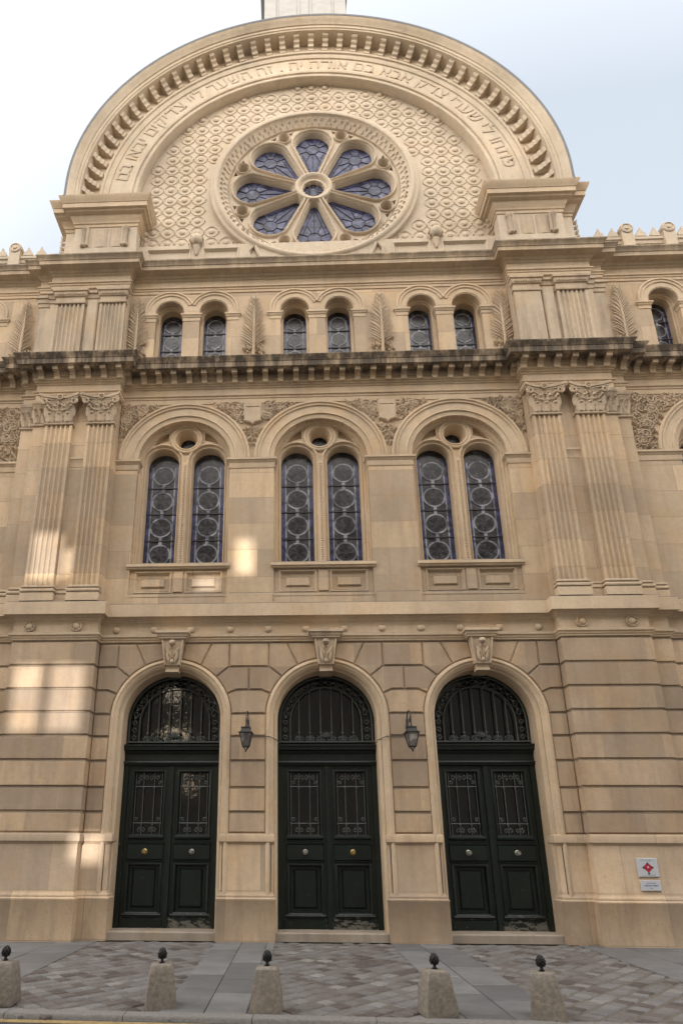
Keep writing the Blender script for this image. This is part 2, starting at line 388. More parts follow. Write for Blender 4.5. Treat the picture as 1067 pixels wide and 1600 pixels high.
for cx in (-S, 0, S):
    for sg in (-1, 1):
        put(arc(0, DC, RX, 23, 43, 6)+[(1.11, 4.925), (1.5, 4.925), (1.5, 4.455), (1.26, 4.455)], cx, sg)
        put(arc(0, DC, RX, 43, 62, 6)+[(.765, GZ), (1.11, GZ), (1.11, 4.925)], cx, sg)
        put(arc(0, DC, RX, 62, 82, 6)+[(.2, GZ), (.765, GZ)], cx, sg)
m.build('wall', S_RUST, syn)
# rusticated side strips and wings, courses as one stepped profile
def course_prof(zs, d=.03, gr=.014, ch=.016):
    p = []
    for a, b in zip(zs, zs[1:]):
        p += [(-d, a), (-d, a+gr), (-ch, a+gr), (0, a+gr+ch), (0, b-gr-ch), (-ch, b-gr), (-d, b-gr)]
    return p+[(-d, zs[-1])]
gp = [(XB, .03), (XB, -.20), (XS, -.20), (XS, -.10), (XW, -.10), (XW, 0), (XE, 0)]
for pth in (gp, mirror_path(gp)):
    m = MB(); m.mold(course_prof([1.79, 2.16, 2.60, 3.09, 3.55, 4.0, 4.455, 4.925, GZ]), pth); m.build('wall', S_RUST, syn)
# plinth with base moulding
pl = [(0, 0.0), (.05, 0.0), (.05, .655), (.056, .665), (.056, .69), (.036, .705), (.032, .715), (.036, .73), (.03, .75), (.012, .77), (0, .80), (0, 1.60), (.012, 1.605), (.02, 1.63), (.038, 1.645), (.038, 1.73), (.025, 1.77), (-.03, 1.79)]
eg = [(XB-.53, .28), (XB-.53, 0), (XB, 0), (XB, -.20), (XS, -.20), (XS, -.10), (XW, -.10), (XW, 0), (XE, 0)]
for pth in ([(-1.97, .28), (-1.97, 0), (-1.03, 0), (-1.03, .28)], [(1.03, .28), (1.03, 0), (1.97, 0), (1.97, .28)], eg, mirror_path(eg)):
    m = MB(); m.mold(pl, pth); m.build('plinth', S_PLINTH, syn)
# door surrounds (moulded archivolts running down to the plinth)
for cx in (-S, 0, S):
    m = MB()
    m.sweep_arch([(1.17, .04), (1.155, -.012), (1.12, -.03), (1.10, -.03), (1.085, -.01), (1.075, 0.0), (1.06, .0), (1.03, .02), (1.0, .06), (.985, .10), (.975, .11), (.962, .12), (DR, .125), (DR, .62)], cx, DC, .12, 36)
    m.build('door_surround', S_TRAC, syn)
# first entablature: string moulding, frieze with bosses, blocking course
p1 = [(XB, 0), (XB, -.20), (XS, -.20), (XS, -.10), (XW, -.10), (XW, 0), (XE, 0)]
full1 = mirror_path(p1)+p1
m = MB()
m.mold([(-.03, 5.42), (.015, 5.44), (.02, 5.475), (.035, 5.48), (.04, 5.52), (.065, 5.53), (.07, 5.565), (.05, 5.59), (0, 5.60), (0, 5.83), (.03, 5.85), (.045, 5.885), (.075, 5.90), (.085, 5.92), (.17, 5.93), (.17, 6.19), (.14, 6.215), (-.05, 6.225)], full1)
m.build('cornice', S_MOLD, syn)
bs = MB(); bs.lathe([(.075, .0), (.072, -.02), (.05, -.042), (.02, -.05), (0, -.052)], (0, 0, 0), 14, 'y')
b0 = None
for x in (-4.18, -3.42, -2.66, -1.89, -1.13, -.38, .38, 1.13, 1.89, 2.66, 3.42, 4.18):
    b0 = again(b0, syn, (x, 0, 5.70)) if b0 else bs.build('boss', S_MOLD, syn, (x, 0, 5.70))
rs = MB(); rs.lathe([(.115, 0), (.115, -.03), (.10, -.045), (.085, -.03), (.075, -.02), (.06, -.045), (.035, -.06), (0, -.065)], (0, 0, 0), 20, 'y')
for k in range(8):
    a = 2*PI*k/8; rs.leaf((.03*math.cos(a), .03*math.sin(a)), a, .075, .05, -.02, .03)
b0 = None
for x in (-5.87, -4.93, 4.93, 5.87):
    b0 = again(b0, syn, (x, -.20, 5.715)) if b0 else rs.build('rosette', S_CARVE, syn, (x, -.20, 5.715))
# keystones
ks = MB()
ks.mold([(.0, 5.44), (.03, 5.45), (.03, 5.485), (.05, 5.49), (.06, 5.54), (.09, 5.55), (.09, 5.60), (.0, 5.62)], [(-.24, .0), (-.24, -.19), (.24, -.19), (.24, .0)])
ks.box(-.24, .24, -.19, .0, 5.44, 5.615)
prof_k = [(5.44, -.17, .215), (5.36, -.175, .205), (5.2, -.15, .185), (5.05, -.12, .165), (4.93, -.115, .15), (4.92, -.06, .125), (4.86, -.06, .12), (4.85, -.09, .125), (4.80, -.09, .125), (4.79, .3, .125)]
rows = [[(-wd, .1, z), (-wd, y, z), (wd, y, z), (wd, .1, z)] for z, y, wd in prof_k]
ks.rings(rows, closed=False); ks.add(rows[-1], [(0, 1, 2, 3)])
for sg in (-1, 1):      # raised edge fillets
    rw = [[(sg*(wd-.03), y-.0, z), (sg*(wd-.03), y-.025, z), (sg*wd, y-.025, z), (sg*wd, y, z)] for z, y, wd in prof_k[:5]]
    ks.rings(rw)
rnd = random.Random(3)
ks.blob((0, -.20, 5.37), .07, .06, .055)
for sg in (-1, 1):
    for k, (x0, z0, a, L) in enumerate(((.02, 4.98, 88, .3), (.06, 4.97, 80, .26), (.03, 5.1, 60, .2), (.05, 5.18, 40, .12), (.02, 5.22, 75, .14), (.09, 5.05, 95, .2), (.06, 5.3, 120, .09))):
        ks.leaf((sg*x0, z0), R(a) if sg > 0 else PI-R(a), L, .075, -.135-.012*(k % 3), .045)
ks.blob((0, -.14, 5.0), .05, .04, .05)
k0 = None
for cx in (-S, 0, S): k0 = again(k0, syn, (cx, 0, 0)) if k0 else ks.build('keystone', S_CARVE, syn, (cx, 0, 0))

# ---- doors
def frame_rect(mb, x0, x1, z0, z1, w_, y, steps, mi=0):
    # moulded rectangular frame, steps: (inset, y)
    loops = [[(x0+i, yy, z0+i), (x1-i, yy, z0+i), (x1-i, yy, z1-i), (x0+i, yy, z1-i)] for i, yy in steps]
    mb.rings(loops, mi)
def scroll(cx, cz, r, y, turns=1.25, start=0, sg=1, n=14):
    return [(cx+sg*r*(1-.75*i/n)*math.cos(start+2*PI*turns*i/n), y, cz+r*(1-.75*i/n)*math.sin(start+2*PI*turns*i/n)) for i in range(n+1)]
YD = .5
def make_door(worn_right, worn_left, knobs):
    d = empty('door', (0, 0, 0), syn)
    f = MB()
    f.box(-.96, -.85, YD-.04, YD+.14, .14, 3.12); f.box(.85, .96, YD-.04, YD+.14, .14, 3.12)
    f.box(-.96, .96, YD-.03, YD+.14, 3.06, 3.30)
    f.mold([(0, 3.05), (.03, 3.06), (.04, 3.1), (.07, 3.11), (.05, 3.14), (0, 3.15)], [(-.96, YD-.03), (.96, YD-.03)])
    f.mold([(0, 3.27), (.03, 3.29), (.05, 3.33), (.11, 3.35), (.12, 3.41), (.14, 3.42), (.14, 3.455), (0, 3.47)], [(-.96, YD-.02), (.96, YD-.02)])
    f.box(-.96, .96, YD-.02, YD+.14, 3.29, 3.469)
    f.sweep_arch([(.955, YD+.1), (.955, YD-.01), (.90, YD-.01), (.89, YD+.02), (.88, YD+.1)], 0, DC, 3.46, 30)
    f.build('door_frame', DOOR, d)
    gl = MB(); gl.cap(arch_poly(0, .9, 3.44, DC), YD+.07); gl.build('fanlight', G_DOOR, d)
    gr = MB(); yg = YD-.02
    gr.box(-.93, .93, yg-.018, yg+.018, 3.505, 3.535)
    gr.tube([(x, yg, z) for x, z in [(-.9, 3.52)]+arc(0, DC, .9, 180, 0, 30)+[(.9, 3.52)]], .014, 5)
    gr.tube([(x, yg, z) for x, z in [(-.70, 3.52), (-.70, 3.9)]+arc(0, DC+.0, .70, 180, 0, 26)+[(.70, 3.9), (.70, 3.52)]], .014, 5)
    for x in (-.53, -.32, -.107, .107, .32, .53):
        zt = DC+math.sqrt(.70**2-x*x); gr.tube([(x, yg, 3.52), (x, yg, zt)], .013, 5)
        gr.blob((x, yg, 3.69), .028, .028, .03, 6, 4); gr.blob((x, yg, 3.62), .02, .02, .03, 6, 4)
        for sg in (-1, 1): gr.tube(scroll(x+sg*.055, 3.585, .048, yg, 1.3, PI*.5, sg, 12), .009, 4)
    for a in range(12, 180, 12):
        x, z = .80*math.cos(R(a)), DC+.80*math.sin(R(a))
        if abs(a-90) > 3:
            gr.tube(scroll(x, z, .07, yg, 1.2, R(a), 1 if a < 90 else -1, 12), .009, 4)
            gr.blob((.80*math.cos(R(a+6)), yg, DC+.80*math.sin(R(a+6))), .03, .02, .03, 6, 4)
    for z in (3.60, 3.75, 3.9):
        for sg in (-1, 1): gr.tube(scroll(sg*.80, z, .055, yg, 1.2, 0, sg, 12), .009, 4)
    for k in range(6): gr.leaf((0, 3.60), R(90+(k-2.5)*28), .13, .05, yg-.01, .02)
    gr.build('fanlight_grille', IRON_G, d)
    for sg, wear in ((-1, worn_left), (1, worn_right)):
        lf = MB(); x0, x1 = (-.85, -.035) if sg < 0 else (.035, .85)
        if sg < 0: lf.box(-.04, .04, YD-.045, YD+.03, .15, 3.05)
        a, b = x0, x1; zb, zt = .15, 3.05
        # stiles and rails
        ho = [rect(a+.10, b-.10, 1.74, 2.95), rect(a+.10, b-.10, .40, 1.24)]
        lf.plate(rect(a, b, zb, zt), ho, YD, YD+.06)
        st = [(0, YD), (.0, YD-.022), (.02, YD-.03), (.04, YD-.02), (.055, YD+.02), (.06, YD+.045)]
        frame_rect(lf, a+.075, b-.075, 1.715, 2.975, 0, 0, st)
        frame_rect(lf, a+.075, b-.075, .375, 1.265, 0, 0, st)
        lf.box(a+.1, b-.1, YD+.045, YD+.06, .38, 1.26)
        fl = rect(a+.19, b-.19, .49, 1.16); lf.block(fl, YD+.045, YD+.015, .03)
        lf.mold([(0, 1.68), (.045, 1.70), (.05, 1.73), (.0, 1.78)], [(a+.07, YD), (b-.07, YD)])     # sill under the grille
        lf.mold([(0, .345), (.03, .35), (.05, .37), (.03, .395), (0, .41)], [(a+.05, YD), (b-.05, YD)])
        lf.block(rect(a+.06, b-.06, 1.32, 1.60), YD, YD-.025, .012)
        lf.mold([(0, 1.60), (.03, 1.605), (.035, 1.625), (0, 1.635)], [(a+.05, YD), (b-.05, YD)])
        lf.mold([(0, 1.285), (.03, 1.29), (.035, 1.305), (0, 1.32)], [(a+.05, YD), (b-.05, YD)])
        lf.mold([(0, .15), (.02, .15), (.02, .30), (0, .32)], [(a+.03, YD), (b-.03, YD)])
        lf.build('door_leaf', DOOR_W if wear else DOOR, d)
        pn = MB(); pn.cap(rect(a+.1, b-.1, 1.7, 3.0), YD+.05); pn.build('window_pane', G_DOOR, d)
        gr = MB(); y = YD+.012; cx = (a+b)/2
        for z in (2.66, 1.98): gr.tube([(a+.13, y, z), (b-.13, y, z)], .010, 5)
        for dx in (-.105, .105):
            gr.tube([(cx+dx, y, 1.76), (cx+dx, y, 2.93)], .011, 5)
            for z in (2.66, 1.98): gr.blob((cx+dx, y, z-.02), .024, .02, .03, 6, 4)
            for s2 in (-1, 1):
                gr.tube(scroll(cx+dx+s2*.05, 2.83, .048, y, 1.2, -PI/2, s2, 12), .008, 4)
                gr.tube(scroll(cx+dx+s2*.05, 1.86, .045, y, 1.2, PI/2, s2, 12), .008, 4)
        for s2 in (-1, 1):
            gr.tube([(cx+s2*.255, y, 1.76), (cx+s2*.255, y, 2.93)], .010, 5)
            gr.tube(scroll(cx+s2*.21, 2.73, .04, y, 1.2, 0, s2, 12), .008, 4); gr.tube(scroll(cx+s2*.21, 2.05, .04, y, 1.2, 0, s2, 12), .008, 4)
        gr.build('window_grille', IRON_G, d)
        kn = MB(); kn.lathe([(.05, 0), (.05, -.012), (.04, -.018), (.018, -.022), (.016, -.045), (.035, -.055), (.044, -.075), (.035, -.095), (0, -.1)], (cx, YD-.02, 1.465), 16, 'y')
        kn.build('knob', knobs[0 if sg < 0 else 1], d)
    return d
for cx, wr, wl, kn in ((-S, True, False, (BRASS, STEEL)), (0, True, False, (STEEL, BRASS)), (S, True, False, (STEEL, STEEL))):
    d = make_door(wr, wl, kn); d.location = (cx, 0, 0)
for cx in (-S, 0, S):
    m = MB(); m.mold([(-.05, 0), (0, 0), (0, .125), (-.02, .145), (-.6, .15)], [(cx-1.06 if cx else cx-1.02, .62), (cx-1.06 if cx else cx-1.02, .03), (cx+1.06 if cx else cx+1.02, .03), (cx+1.06 if cx else cx+1.02, .62)])
    m.box(cx-1.0, cx+1.0, .05, .75, .0, .142); m.build('doorstep', S_STEP, syn)

# ================================================================== SECOND STOREY
Z2, Z2T = 6.22, 11.16
WC, WR = 9.68, 1.02
wx = (-8.68, -S, 0, S, 8.68)
def wall2(x0, x1, cxs, y):
    m = MB()
    m.plate(rect(x0, x1, Z2, Z2T), [arch_poly(c, WR, 6.42, WC) for c in cxs], y, y+.30, side=False)
    return m.build('wall', S_WALL, syn)
wall2(-XB, XB, (-S, 0, S), 0.0)
wall2(6.7, XE, (8.68,), 0.0); wall2(-XE, -6.7, (-8.68,), 0.0)
sp2 = [(XB, .0), (XB, -.22), (6.38, -.22), (6.38, -.11), (6.7, -.11), (6.7, 0)]
for pth in (sp2, mirror_path(sp2)):
    m = MB(); m.mold([(0, Z2), (0, Z2T)], pth); m.build('wall', S_WALL, syn)

def pane_design(mb, cx, r, zb, cz, y, rows_, rr_, z_first, dz):
    """leaded light: dark ground, blue borders, pale strips and rings with petals (materials 0..4)"""
    mb.cap(arch_poly(cx, r, zb, cz, 20), y, 0)
    e = .004
    bw = r*.24                                                       # blue borders
    for sg in (-1, 1):
        xa, xb = cx+sg*r, cx+sg*(r-bw)
        mb.cap(ccw([(xa, zb), (xb, zb), (xb, cz+math.sqrt(max(0, r*r-(r-bw)**2))*.9), (xa, cz)]), y-e, 1)
    sw = r*.09
    for sg in (-1, 1):
        xa = cx+sg*(r-bw)
        mb.cap(ccw(rect(min(xa, xa-sg*sw), max(xa, xa-sg*sw), zb, cz+.02)), y-2*e, 2)
    for k in range(rows_):
        zk = z_first+k*dz
        mb.plate(circ(cx, zk, rr_, 24), [circ(cx, zk, rr_*.86, 24)], y-3*e, y, 2)
        mb.cap(circ(cx, zk, rr_*.86, 24), y-1.5*e, 0)
        for q in range(6):
            a = 2*PI*q/6+PI/6
            mb.cap(ccw([(cx+.1*rr_*math.cos(a), zk+.1*rr_*math.sin(a)), (cx+.5*rr_*math.cos(a+.36), zk+.5*rr_*math.sin(a+.36)), (cx+.80*rr_*math.cos(a), zk+.80*rr_*math.sin(a)), (cx+.5*rr_*math.cos(a-.36), zk+.5*rr_*math.sin(a-.36))]), y-2.2*e, 3)
        if k < rows_-1:
            mb.cap(rect(cx-r*.10, cx+r*.10, zk+rr_*.97, zk+dz-rr_*.97), y-2.5*e, 2)
            mb.box(cx-r, cx+r, y-.02, y, zk+dz/2-.012, zk+dz/2+.012, 4)
GL = [G_DARK, G_BLUE, G_RING, G_PETAL, CAME]
def big_window(name='window'):
    d = empty(name, (0, 0, 0), syn)
    t = MB(); LX, LR, LZ = .515, .475, 9.74
    outer_ = arch_poly(0, WR+.02, 7.1, WC, 36)
    tri = lambda sg: ccw([(sg*x, z) for x, z in [(.41, 10.31), (.56, 10.27), (.77, 10.155), (.66, 10.36), (.53, 10.47), (.41, 10.53)]])
    OZ, OR = 10.335, .30
    t.plate(outer_, [arch_poly(-LX, LR, 7.12, LZ, 24), arch_poly(LX, LR, 7.12, LZ, 24), circ(0, OZ, OR), tri(1), tri(-1)], .20, .33, side=False)
    for sg in (-1, 1):
        t.sweep_arch([(LR+.012, .21), (LR+.008, .175), (LR-.01, .16), (LR-.03, .16), (LR-.04, .175), (LR-.045, .215), (LR-.075, .225), (LR-.085, .20), (LR-.10, .205), (LR-.115, .26), (LR-.125, .44)], sg*LX, LZ, 7.12, 26)
        t.cap(tri(sg), .32)
        t.sweep_arch([(WR+.02, .12), (WR-.01, .12), (WR-.02, .16), (WR-.05, .175), (WR-.06, .21)], 0, WC, 7.1, 36)
    t.lathe([(OR+.075, .21), (OR+.07, .165), (OR+.05, .15), (OR+.03, .15), (OR+.02, .17), (OR, .18), (OR-.02, .16), (OR-.045, .17), (OR-.075, .26), (OR-.11, .36), (OR-.125, .46)], (0, 0, OZ), 36, 'y')
    t.box(-.055, .055, .15, .3, 7.16, 9.72)                             # mullion
    for k in range(46):
        z = 7.2+k*.054; t.blob((0, .15, z), .03, .022, .021, 6, 4)
    t.build('tracery', S_TRAC, d)
    gl = MB()
    for sg in (-1, 1): pane_design(gl, sg*LX, .35, 7.12, LZ, .43, 4, .245, 7.58, .655)
    gl.cap(circ(0, OZ, .2, 20), .45, 3)
    gl.build('pane', GL, d, smooth=0)
    s_ = MB()
    s_.mold([(-.02, 7.03), (.02, 7.04), (.03, 7.07), (.055, 7.08), (.055, 7.14), (.03, 7.165), (-.3, 7.17)], [(-1.075, -.0), (1.075, .0)])
    s_.build('sill', S_MOLD, d)
    a = MB()                                                            # panelled apron
    a.plate(rect(-WR-.02, WR+.02, 6.4, 7.05), [rect(-.90, -.15, 6.53, 6.99), rect(.15, .90, 6.53, 6.99)], .05, .09, side=False)
    for sg in (-1, 1):
        x0, x1 = (-.90, -.15) if sg < 0 else (.15, .90)
        frame_rect(a, x0-.015, x1+.015, 6.515, 7.005, 0, 0, [(0, .05), (.005, .03), (.03, .03), (.04, .055), (.06, .085), (.065, .09)])
        a.block(rect(x0+.045, x1-.045, 6.575, 6.945), .092, .092, .001)
        a.block(rect(x0+.13, x1-.13, 6.655, 6.865), .092, .055, .02)
    a.block(rect(-.10, .10, 6.53, 7.0), .05, .02, .01)
    a.mold([(0, 6.40), (.05, 6.40), (.05, 6.47), (.02, 6.50), (0, 6.51)], [(-1.02, .05), (1.02, .05)])
    a.build('apron', S_WALL, d)
    return d
w0 = None
for cx in wx:
    if w0 is None: w0 = big_window(); w0.location = (cx, 0, 0)
    else: copy_tree(w0, syn, (cx, 0, 0))
# archivolts
am = MB(); am.sweep_arch([(1.46, .0), (1.46, -.045), (1.445, -.06), (1.41, -.06), (1.40, -.035), (1.375, -.03), (1.36, -.05), (1.34, -.05), (1.33, -.02), (1.17, -.015), (1.16, -.035), (1.13, -.04), (1.12, -.01), (1.05, 0), (1.035, .02), (WR, .03), (WR, .30)], 0, WC, None, 44)
a0 = None
for cx in wx: a0 = again(a0, syn, (cx, 0, 0)) if a0 else am.build('archivolt', S_TRAC, syn, (cx, 0, 0))
# imposts
ip = [(0, 9.43), (.012, 9.435), (.02, 9.46), (.02, 9.56), (.035, 9.575), (.05, 9.61), (.07, 9.62), (.07, 9.665), (.0, 9.685)]
for x0, x1 in ((-XB, -S-WR), (-S+WR, -WR), (WR, S-WR), (S+WR, XB), (6.7, 8.68-WR), (-8.68+WR, -6.7)):
    m = MB(); m.mold(ip, [(x0, .25), (x0, 0), (x1, 0), (x1, .25)]); m.build('impost', S_MOLD, syn)
# pier bases
for x0, x1 in ((-S+WR+.06, -WR-.06), (WR+.06, S-WR-.06)):
    m = MB(); m.mold([(0, Z2), (.035, Z2), (.035, 6.47), (.0, 6.5)], [(x0, .03), (x0, 0), (x1, 0), (x1, .03)]); m.build('pier_base', S_WALL, syn)
# carved spandrels
def spandrel(x0, x1, cs, seed, shield=None):
    m = MB(); rn = random.Random(seed)
    def ok(x, z, mg=.03):
        if not (x0+mg < x < x1-mg and 9.71+mg < z < 11.13-mg*.5): return False
        if shield is not None and abs(x-shield) < .26 and z > 10.45: return False
        return all(math.hypot(x-c, z-WC) > 1.475+mg for c in cs)
    n = 0; t = 0
    while n < 300 and t < 20000:
        t += 1; x, z = rn.uniform(x0, x1), rn.uniform(9.7, 11.14)
        if ok(x, z, .05):
            a = rn.uniform(0, 2*PI); m.leaf((x, z), a, rn.uniform(.09, .17), rn.uniform(.05, .09), -.0, rn.uniform(.025, .06)); n += 1
            if n % 3 == 0: m.blob((x+.03, -.015, z), .028, .028, .028, 6, 4)
    n = t = 0
    while n < 12 and t < 6000:
        t += 1; x, z = rn.uniform(x0, x1), rn.uniform(9.7, 11.1)
        if ok(x, z, .14):
            n += 1; m.tube([(p[0], -.025, p[2]) for p in scroll(x, z, .13, 0, 1.6, rn.uniform(0, 6), rn.choice((-1, 1)), 20)], .017, 5)
    if shield is not None:
        q = MB(); q.block(rect(shield-.21, shield+.21, 10.78, 11.14), 0, -.05, .02)
        q.block([(shield-.19, 10.62), (shield-.06, 10.58), (shield, 10.52), (shield+.06, 10.58), (shield+.19, 10.62), (shield+.19, 10.97), (shield-.19, 10.97)], 0, -.075, .02)
        q.block(rect(shield-.15, shield+.15, 11.0, 11.05), -.045, -.065, .01)
        q.build('shield', S_CARVE, syn)
        for k in range(4): m.leaf((shield, 10.5-.14*k), R(-90+(-1)**k*50), .16, .09, -.01, .05); m.leaf((shield, 10.5-.14*k), R(-90-(-1)**k*50), .16, .09, -.01, .05)
    return m.build('spandrel_relief', S_CARVE, syn)
spandrel(-XB, -S+.2, (-S,), 1); spandrel(-S+.2, -.2, (-S, 0), 2, -1.5); spandrel(.2, S-.2, (0, S), 3, 1.5); spandrel(S-.2, XB, (S,), 4)
spandrel(6.72, 8.4, (8.68,), 5); spandrel(-8.4, -6.72, (-8.68,), 6)

# pilasters
def fluted(x0, x1, yf, yb, n, on=True):
    p = [(x0, yb), (x0, yf)]
    if on:
        mg = (x1-x0)*.07; w_ = (x1-x0-2*mg)/n
        for i in range(n):
            a = x0+mg+w_*(i+.14); b = x0+mg+w_*(i+.86); c = (a+b)/2; rr_ = (b-a)/2
            p += [(c-rr_*math.cos(PI*k/6), yf+rr_*.95*math.sin(PI*k/6)) for k in range(7)]
    return p+[(x1, yf), (x1, yb)]
def capital(mb, x0, x1, zb, zt, yf, yb, full=True):
    w_ = x1-x0; h = zt-zb; cx = (x0+x1)/2
    mb.mold([(0, zb), (.03, zb+.01), (.035, zb+.045), (0, zb+.06)], [(x0, yb), (x0, yf), (x1, yf), (x1, yb)])
    mb.mold([(-.01, zb+.05), (0, zb+h*.45), (.03, zb+h*.7), (.07, zb+h*.84)], [(x0, yb), (x0, yf), (x1, yf), (x1, yb)])
    def leaf3(x, z, wl, hl, o):
        rows_ = []
        for j in range(7):
            t = j/6; ww = wl*(.75+.35*math.sin(PI*min(1, t*1.1)))*(1-.55*t**4)
            yo = .02+o*(t**2.2) if t < .9 else .02+o*1.0
            zz = z+hl*(t if t < .84 else .84-(t-.84)*.9)
            rows_.append([(x+ww*.5*k/2, yf-yo-.018*(2-abs(k))-.012*(abs(k) == 1)*(j % 2), zz) for k in (-2, -1, 0, 1, 2)])
        mb.rings(rows_, closed=False)
    n = max(1, round(w_/.18))
    for i in range(n): leaf3(x0+w_*(i+.5)/n, zb+.06, w_/n*1.0, h*.38, .06)
    for i in range(n+1): leaf3(min(x1-.03, max(x0+.03, x0+w_*i/n)), zb+.06+h*.2, w_/n*.85, h*.42, .085)
    if full:
        za = zt-h*.14                                                  # abacus with concave face
        k = 10; P = []
        for i in range(k+1):
            t = i/k*2-1; P.append((cx+t*(w_*.5+.12), yf-.16+.11*(1-t*t)))
        pth = [(P[0][0]-.02, yb)]+P+[(P[-1][0]+.02, yb)]
        mb.mold([(0, za), (.0, za+h*.05), (.02, za+h*.06), (.025, zt)], pth)
        mb.add([(x, y, za) for x, y in pth], [tuple(range(len(pth)))]); mb.add([(x, y, zt) for x, y in pth], [tuple(range(len(pth)))])
        for sg in (-1, 1):
            vx = cx+sg*(w_*.5+.03)
            mb.tube([(p[0], yf-.12, p[2]) for p in scroll(vx, za-.07, .085, 0, 1.5, PI/2, -sg, 18)], [.028*(1-.4*i/18) for i in range(19)], 6)
            mb.tube([(cx+sg*(w_*.5)*t, yf-.04-.05*t, za-.16+.12*t*t) for t in (.1, .3, .5, .7, .9, 1)], .018, 5)
            mb.tube([(p[0], yf-.06, p[2]) for p in scroll(cx+sg*.07, za-.10, .055, 0, 1.4, PI/2, sg, 14)], .014, 5)
            mb.tube([(cx+sg*(w_*.5-.02)*math.sin(PI*t/2), yf-.085, za-.30+.20*t**2) for t in (0, .2, .4, .6, .8, 1)], .016, 5)   # garland
        mb.lathe([(.02, 0), (.07, -.02), (.075, -.05), (.05, -.06), (.045, -.03), (.02, -.03), (.015, -.06), (0, -.065)], (cx, yf-.06, zt-.05), 12, 'y')
    else:
        mb.mold([(0, zt-h*.14), (.06, zt-h*.13), (.08, zt-.02), (.08, zt), (0, zt)], [(x0, yb), (x0, yf), (x1, yf), (x1, yb)])
basep = [(0, Z2), (.04, Z2), (.04, 6.39), (.02, 6.395), (.02, 6.405), (.05, 6.42), (.055, 6.45), (.04, 6.475), (.012, 6.485), (.012, 6.50), (.035, 6.515), (.035, 6.545), (.01, 6.555), (0, 6.57)]
for sg in (-1, 1):
    for x0, x1 in ((4.54, 5.12), (5.46, 6.06)):
        a, b = (x0, x1) if sg > 0 else (-x1, -x0)
        m = MB(); m.mold([(0, 6.55), (0, 10.42)], fluted(a, b, -.325, -.22, 5), ends=False)
        m.add([(x, y, 6.62) for x, y in fluted(a, b, -.325, -.22, 5)[1:-1]], [tuple(range(len(fluted(a, b, -.325, -.22, 5))-2))]) if False else None
        o = m.build('pilaster', S_WALL, syn)
        m = MB(); m.mold(basep, [(a, -.22), (a, -.325), (b, -.325), (b, -.22)]); m.build('base', S_MOLD, o)
        m = MB(); capital(m, a, b, 10.40, 11.12, -.325, -.2); m.build('capital', S_CARVE, o)
    # step strips: base and plain capital
    for x0, x1, y in ((6.06, 6.38, -.22), (6.40, 6.7, -.11)):
        a, b = (x0, x1) if sg > 0 else (-x1, -x0)
        m = MB(); capital(m, a, b, 10.45, 11.1, y-.005, y+.1, False); m.build('capital', S_CARVE, syn)
        m = MB(); m.mold(basep, [(a, y+.12), (a, y), (b, y), (b, y+.12)]); m.build('base', S_MOLD, syn)
    a, b = (5.12, 5.46) if sg > 0 else (-5.46, -5.12)
    m = MB(); m.mold([(d_*.6, z) for d_, z in basep], [(a, -.215), (b, -.215)]); m.build('base', S_MOLD, syn)
    m = MB(); m.mold([(d_*.6, z-.05) for d_, z in ip], [(a, -.22), (b, -.22)]); m.build('impost', S_MOLD, syn)

# ================================================================== MAIN CORNICE
e2 = [(XB, 0), (XB, -.24), (6.38, -.24), (6.38, -.12), (6.7, -.12), (6.7, 0), (XE, 0)]
full2 = mirror_path(e2)+e2
m = MB()
m.mold([(-.05, 11.12), (.02, 11.13), (.025, 11.25), (.04, 11.255), (.045, 11.30), (.07, 11.31), (.075, 11.335), (.02, 11.345), (.015, 11.53), (.03, 11.535), (.04, 11.57), (.065, 11.58), (.075, 11.61), (.10, 11.62), (.10, 11.70), (.12, 11.705), (.13, 11.83),
        (.37, 11.84), (.375, 11.96), (.39, 11.97), (.40, 12.0), (.45, 12.055), (.455, 12.08), (.40, 12.10), (-.02, 12.18)], full2)
def modillions(mb, x0, x1, y, step):
    n = max(1, round((x1-x0)/step))
    for i in range(n):
        x = x0+(x1-x0)*(i+.5)/n; hw = .062
        rows_ = [[(x+s_*hw, y-d_, z) for s_ in (-1, 1)] for d_, z in ((.10, 11.60), (.15, 11.605), (.165, 11.69), (.185, 11.70), (.20, 11.735), (.305, 11.74), (.32, 11.835))]
        mb.rings(rows_, closed=False)
        for s_ in (0, 1): mb.add([r_[s_] for r_ in rows_]+[(x+(2*s_-1)*hw, y-.10, 11.835)], [tuple(range(len(rows_)+1))])
modillions(m, -XB+.0, XB-.0, 0, .345); 
for sg in (-1, 1):
    for a, b, y in ((XB-.2, 6.45, -.24), (6.5, 6.85, -.12), (6.85, XE, 0)):
        a, b = (a, b) if sg > 0 else (-b, -a); modillions(m, a, b, y, .345)
m.build('cornice', S_CORN, syn)

# ================================================================== THIRD STOREY
Z3, Z3T = 12.0, 14.42
SC, SR = 13.82, .335
sx = (-8.62, -S, 0, S, 8.62); SO = .53
def wall3(x0, x1, cxs):
    m = MB()
    m.plate(rect(x0, x1, Z3, Z3T), [arch_poly(c+s_*SO, SR, 12.1, SC, 20) for c in cxs for s_ in (-1, 1)], 0, .16, side=False)
    return m.build('wall', S_WALL, syn)
wall3(-XB, XB, (-S, 0, S)); wall3(6.7, XE, (8.62,)); wall3(-XE, -6.7, (-8.62,))
for pth in (sp2, mirror_path(sp2)):
    m = MB(); m.mold([(0, Z3), (0, Z3T)], pth); m.build('wall', S_GREY, syn)
def union_arch(r, zb):
    a = math.degrees(math.acos(min(1, SO/r)))
    return ccw([(-SO-r, zb), (-SO-r, SC)]+arc(-SO, SC, r, 180, a, 18)[1:]+arc(SO, SC, r, 180-a, 0, 18)[1:]+[(SO+r, zb)])
